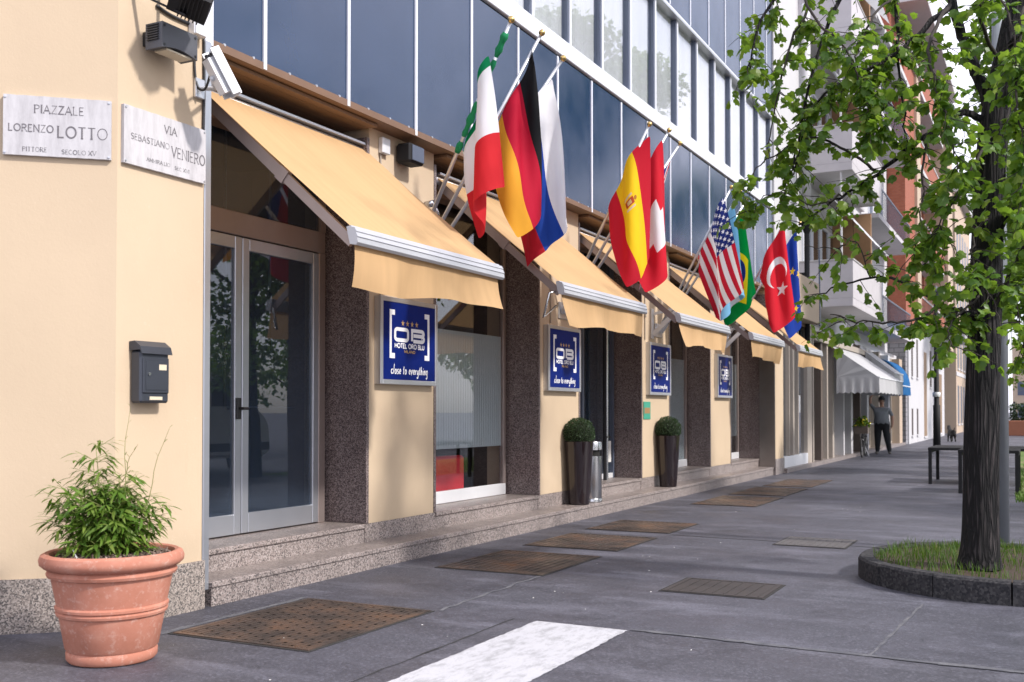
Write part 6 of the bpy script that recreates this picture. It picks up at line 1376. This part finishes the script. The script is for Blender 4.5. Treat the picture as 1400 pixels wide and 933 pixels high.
# ------------------------------------------------------------------ people, dog, bicycle
def skinned(name, verts, edges, root, mats, facemat, parent, sub=2):
    me = bpy.data.meshes.new(name); me.from_pydata([v[:3] for v in verts], edges, []); o = bpy.data.objects.new(name, me); COL.objects.link(o)
    md = o.modifiers.new('skin', 'SKIN'); md.use_smooth_shade = True
    for i, v in enumerate(verts): me.skin_vertices[0].data[i].radius = (v[3], v[4] if len(v) > 4 else v[3]); me.skin_vertices[0].data[i].use_root = (i == root)
    sb = o.modifiers.new('sub', 'SUBSURF'); sb.levels = sub; sb.render_levels = sub
    dg = bpy.context.evaluated_depsgraph_get(); ev = o.evaluated_get(dg); m2 = bpy.data.meshes.new_from_object(ev); bpy.data.objects.remove(o)
    m2.materials.clear()
    for m_ in mats: m2.materials.append(M[m_])
    for p in m2.polygons: p.material_index = facemat(p.center); p.use_smooth = True
    o = bpy.data.objects.new(name, m2); COL.objects.link(o); o.parent = parent; return o
mf = onz(1206, 621); man = thing('person', 'heavy man in grey t-shirt and dark trousers leaning one arm on the shop wall', 'person', (mf[0], mf[1], 0))
man.rotation_euler = (0, 0, 0)
# local frame: x to the right of the picture, -y towards the camera
V_ = [(0, 0, .98, .20, .17), (0, -.05, 1.12, .255, .24), (0, -.03, 1.28, .245, .20), (0, 0, 1.43, .18, .13), (0, 0, 1.53, .07), (0, -.01, 1.60, .065), (0, -.02, 1.70, .092, .10), (0, -.015, 1.79, .085, .095),       # 0-7 trunk, head
      (-.22, 0, 1.46, .075), (-.35, .02, 1.60, .055), (-.36, .04, 1.80, .045), (-.34, .08, 1.86, .032), (.22, 0, 1.44, .075), (.33, -.01, 1.20, .062), (.335, -.06, .97, .047), (.33, -.08, .89, .034),    # 8-15 arms
      (-.115, 0, .88, .15), (-.13, -.01, .50, .11), (-.14, .01, .12, .075), (-.15, -.04, .045, .05), (-.17, -.15, .035, .042), (.12, 0, .88, .15), (.17, -.03, .50, .11), (.23, .0, .12, .075), (.24, -.05, .045, .05), (.27, -.16, .035, .042)]
E_ = [(0, 1), (1, 2), (2, 3), (3, 4), (4, 5), (5, 6), (6, 7), (3, 8), (8, 9), (9, 10), (10, 11), (3, 12), (12, 13), (13, 14), (14, 15), (0, 16), (16, 17), (17, 18), (18, 19), (19, 20), (0, 21), (21, 22), (22, 23), (23, 24), (24, 25)]
def addfinger(base, pts, r):
    i0 = base
    for p in pts: V_.append((*p, r)); E_.append((i0, len(V_)-1)); i0 = len(V_)-1
for q in range(4): addfinger(15, [(.30-.012+.0*q, -.105+.022*q, .835), (.295, -.11+.024*q, .80-.006*abs(q-1.5))], .009)
addfinger(15, [(.305, -.125, .865), (.30, -.135, .84)], .010)
for q in range(4): addfinger(11, [(-.345+.02*q, .10, 1.915), (-.35+.022*q, .115, 1.95-.006*abs(q-1.5))], .009)
addfinger(11, [(-.31, .09, 1.885), (-.29, .10, 1.91)], .010)
def fm(c):
    x, y, z = c
    if z < .075: return 3
    if z < .99 and not (x > .245 and z > .72): return 2
    if z > 1.515 and abs(x) < .2: return 0
    if x < -.355 or (x < -.2 and z > 1.64): return 0
    if x > .25 and z < 1.24: return 0
    return 1
skinned('body', V_, E_, 0, ['skin', 'shirt_grey', 'trousers_black', 'shoe'], fm, man)
ORG[man.name] = (0, 0, 0)
mb = MB(); mb.lathe([(.0, .115), (.05, .108), (.085, .08), (.104, .03), (.106, -.01), (.098, -.012)], (0, -.005, 1.77), 18); mb.lathe([(.1, .0), (.1, -.006)], (0, -.05, 1.77), 4); mb.add([(-.09, -.08, 1.775), (.09, -.08, 1.775), (.07, -.19, 1.755), (-.07, -.19, 1.755)], [(0, 1, 2, 3)]); mb.build('cap', 'trousers_black', man, smooth=True)
mb = MB()
for sx in (-1, 1): mb.lathe([(.001, -.012), (.012, 0), (.001, .012)], (sx*.036, -.115, 1.715), 8)
mb.build('eyes', 'black_plastic', man)
mb = MB(); mb.add([(-.014, -.112, 1.70), (.014, -.112, 1.70), (0, -.14, 1.672), (0, -.112, 1.73)], [(0, 1, 2), (1, 3, 2), (3, 0, 2)]); mb.build('nose', 'skin', man)
mb = MB(); mb.box(-.03, .03, -.114, -.104, 1.638, 1.65); mb.build('mouth', 'terracotta_far', man)
mb = MB(); mb.lathe([(.095, -.03), (.102, .0), (.098, .04)], (0, .005, 1.72), 18); mb.build('hair', 'hair_grey', man, smooth=True)
ORG[man.name] = tuple(man.location)
# dog
dq = onz(1302.5, 605); dog = thing('dog', 'small black dog standing on the far pavement beyond the tables', 'dog', (dq[0], dq[1], 0)); dog.rotation_euler = (0, 0, math.radians(20))
DV = [(0, .0, .40, .12, .14), (0, .22, .42, .13, .16), (0, .40, .44, .12, .15), (0, .50, .55, .075), (0, .58, .66, .085), (0, .68, .64, .055), (0, .75, .62, .035), (0, -.10, .42, .09),
      (-.08, -.10, .30, .065), (-.09, -.02, .20, .045), (-.09, -.12, .11, .03), (-.09, -.08, .02, .03), (.08, -.10, .30, .065), (.09, -.02, .20, .045), (.09, -.12, .11, .03), (.09, -.08, .02, .03),
      (-.08, .40, .30, .05), (-.085, .38, .15, .033), (-.085, .40, .02, .03), (.08, .40, .30, .05), (.085, .38, .15, .033), (.085, .40, .02, .03), (0, -.18, .52, .03), (.02, -.24, .66, .018), (-.05, .56, .76, .02), (.05, .56, .76, .02)]
DE = [(0, 1), (1, 2), (2, 3), (3, 4), (4, 5), (5, 6), (0, 7), (7, 8), (8, 9), (9, 10), (10, 11), (7, 12), (12, 13), (13, 14), (14, 15), (2, 16), (16, 17), (17, 18), (2, 19), (19, 20), (20, 21), (7, 22), (22, 23), (4, 24), (4, 25)]
skinned('body', DV, DE, 0, ['dog_black'], lambda c: 0, dog)
# bicycle with flowers
bq = onz(1179, 626); bx, by_ = bq[0], bq[1]
bike = thing('bicycle', 'dark bicycle with a basket of yellow flowers parked by the shop', 'bicycle', (bx, by_, 0))
def wheel(cx, cy, cz, r):
    a_ = np.linspace(0, 2*math.pi, 29); mb = MB(); mb.tube([(cx, cy+r*math.cos(t_), cz+r*math.sin(t_)) for t_ in a_], .02, 6, caps=False); w_ = mb.build('wheel', 'rubber', bike, smooth=True)
    mb = MB()
    for t_ in a_[:-1:2]: mb.tube([(cx, cy, cz), (cx, cy+r*math.cos(t_), cz+r*math.sin(t_))], .003, 3)
    mb.build('spokes', 'steel', w_)
wheel(bx, by_, .33, .31); wheel(bx-.06, by_+1.05, .33, .31)
mb = MB(); s0, hd, bb, rw = np.array((bx-.03, by_+.62, .82)), np.array((bx, by_+.10, .80)), np.array((bx-.03, by_+.50, .30)), np.array((bx-.06, by_+1.05, .33))
for a_, b_ in ((hd, bb), (bb, s0), (s0, rw), (bb, rw), (hd, s0), (hd, np.array((bx, by_, .33)))): mb.tube([a_, b_], .017, 8)
mb.build('frame', 'black_metal', bike, smooth=True)
mb = MB(); mb.tube([(bx-.30, by_+.18, 1.0), (bx-.2, by_+.06, 1.02), (bx, by_+.08, 1.0), (bx+.2, by_+.06, 1.02), (bx+.30, by_+.18, 1.0)], .014, 8); mb.tube([hd, (bx, by_+.08, 1.0)], .016, 8); mb.build('handlebar', 'steel', bike, smooth=True)
mb = MB(); mb.add([(bx-.10, by_+.72, .90), (bx+.05, by_+.72, .90), (bx-.0, by_+.48, .89), (bx-.05, by_+.48, .89), (bx-.10, by_+.72, .84), (bx+.05, by_+.72, .84), (bx, by_+.48, .85), (bx-.05, by_+.48, .85)], [(0, 1, 2, 3), (7, 6, 5, 4), (0, 4, 5, 1), (1, 5, 6, 2), (2, 6, 7, 3), (3, 7, 4, 0)]); mb.build('saddle', 'rubber', bike)
mb = MB(); mb.tube([(bx+.02, by_+.45, .3), (bx+.12, by_+.5, .02)], .012, 6); mb.build('kickstand', 'steel', bike)
mb = MB(); mb.box(bx-.19, bx+.19, by_-.22, by_+.06, .72, .96); mb.build('basket', 'shop_brown', bike)
fl = thing('flower_basket', 'yellow and green flowers filling the bicycle basket', 'flowers', (bx, by_-.08, .95)); vs = MB(); fv = MB()
for i in range(420):
    p = np.array((bx+rnd.gauss(0, .085), by_-.08+rnd.gauss(0, .08), .96+abs(rnd.gauss(0, .10)))); m_ = leafmtx(p, nrs.randn(3), .09, rnd.uniform(-1, 1)); (fv if rnd.random() < .14 else vs).add(SLV@m_.T+p, SLF)
vs.build('foliage', 'far_leaf', fl, kind='stuff'); fv.build('blossom', 'yellow_flower', fl, kind='stuff')

# ------------------------------------------------------------------ white van parked across the roadway (mirrored in the entrance doors)
van = thing('parked_van', 'white delivery van parked across the road and mirrored in the entrance doors', 'van', (5.0, 16.65, 0))
X0, X1 = 4.0, 5.95; Yb, Yf = 14.0, 19.3
side = [(Yb, .45), (Yb, 2.3), (Yb+.15, 2.5), (Yf-1.9, 2.5), (Yf-1.55, 2.42), (Yf-.95, 1.62), (Yf-.25, 1.35), (Yf-.05, 1.1), (Yf, .5), (Yf-.1, .35), (Yb+.05, .35)]
bm = bmesh.new(); va = [bm.verts.new((X0, y, z)) for y, z in side]; vb = [bm.verts.new((X1, y, z)) for y, z in side]; bm.faces.new(va); bm.faces.new(vb[::-1])
for i in range(len(side)): bm.faces.new((va[i], vb[i], vb[(i+1) % len(side)], va[(i+1) % len(side)]))
bmesh.ops.recalc_face_normals(bm, faces=bm.faces); bmesh.ops.bevel(bm, geom=bm.edges[:], offset=.08, segments=3, affect='EDGES')
me = bpy.data.meshes.new('body'); bm.to_mesh(me); me.transform(Matrix.Translation((-5.0, -16.65, 0))); me.materials.append(M['van_white']); bo = link('body', me, van); smooth_edges(bo, 40)
mb = MB(); mb.prism([(0, 0)]*0 or [(X0-.006, Yf-2.0), (X0-.004, Yf-2.0), (X0-.004, Yf-1.2), (X0-.006, Yf-1.2)], 1.5, 2.1); mb.build('side_window', 'black_plastic', van)
mb = MB(); mb.box(X0-.012, X0-.004, Yb+.1, Yf-.1, .5, .68); mb.build('side_strip', 'black_plastic', van)
for yy in (Yb+.06, Yb+2.2, Yf-2.15): mb = MB(); mb.box(X0-.003, X0+.01, yy, yy+.012, .7, 2.3); mb.build('panel_seam', 'dark_frame', van)
for yy in (Yb+1.0, Yf-.95):
    for xx in (X0+.08, X1-.3):
        mb = MB(); mb.tube([(xx-.1, yy, .34), (xx+.14, yy, .34)], .34, 24); wl = mb.build('wheel', 'rubber', van); mb = MB(); mb.tube([(xx-.115, yy, .34), (xx-.101, yy, .34)], .2, 16); mb.build('rim', 'aluminium', wl)
mb = MB(); mb.box(X0-.008, X0+.05, Yb-.01, Yb+.12, 1.0, 1.5); mb.build('tail_light', 'red_lamp', van)
mb = MB(); mb.box(X0-.2, X0-.02, Yf-1.35, Yf-1.25, 1.45, 1.75, bev=.02); mb.build('mirror', 'black_plastic', van)
bpy.context.view_layer.update()
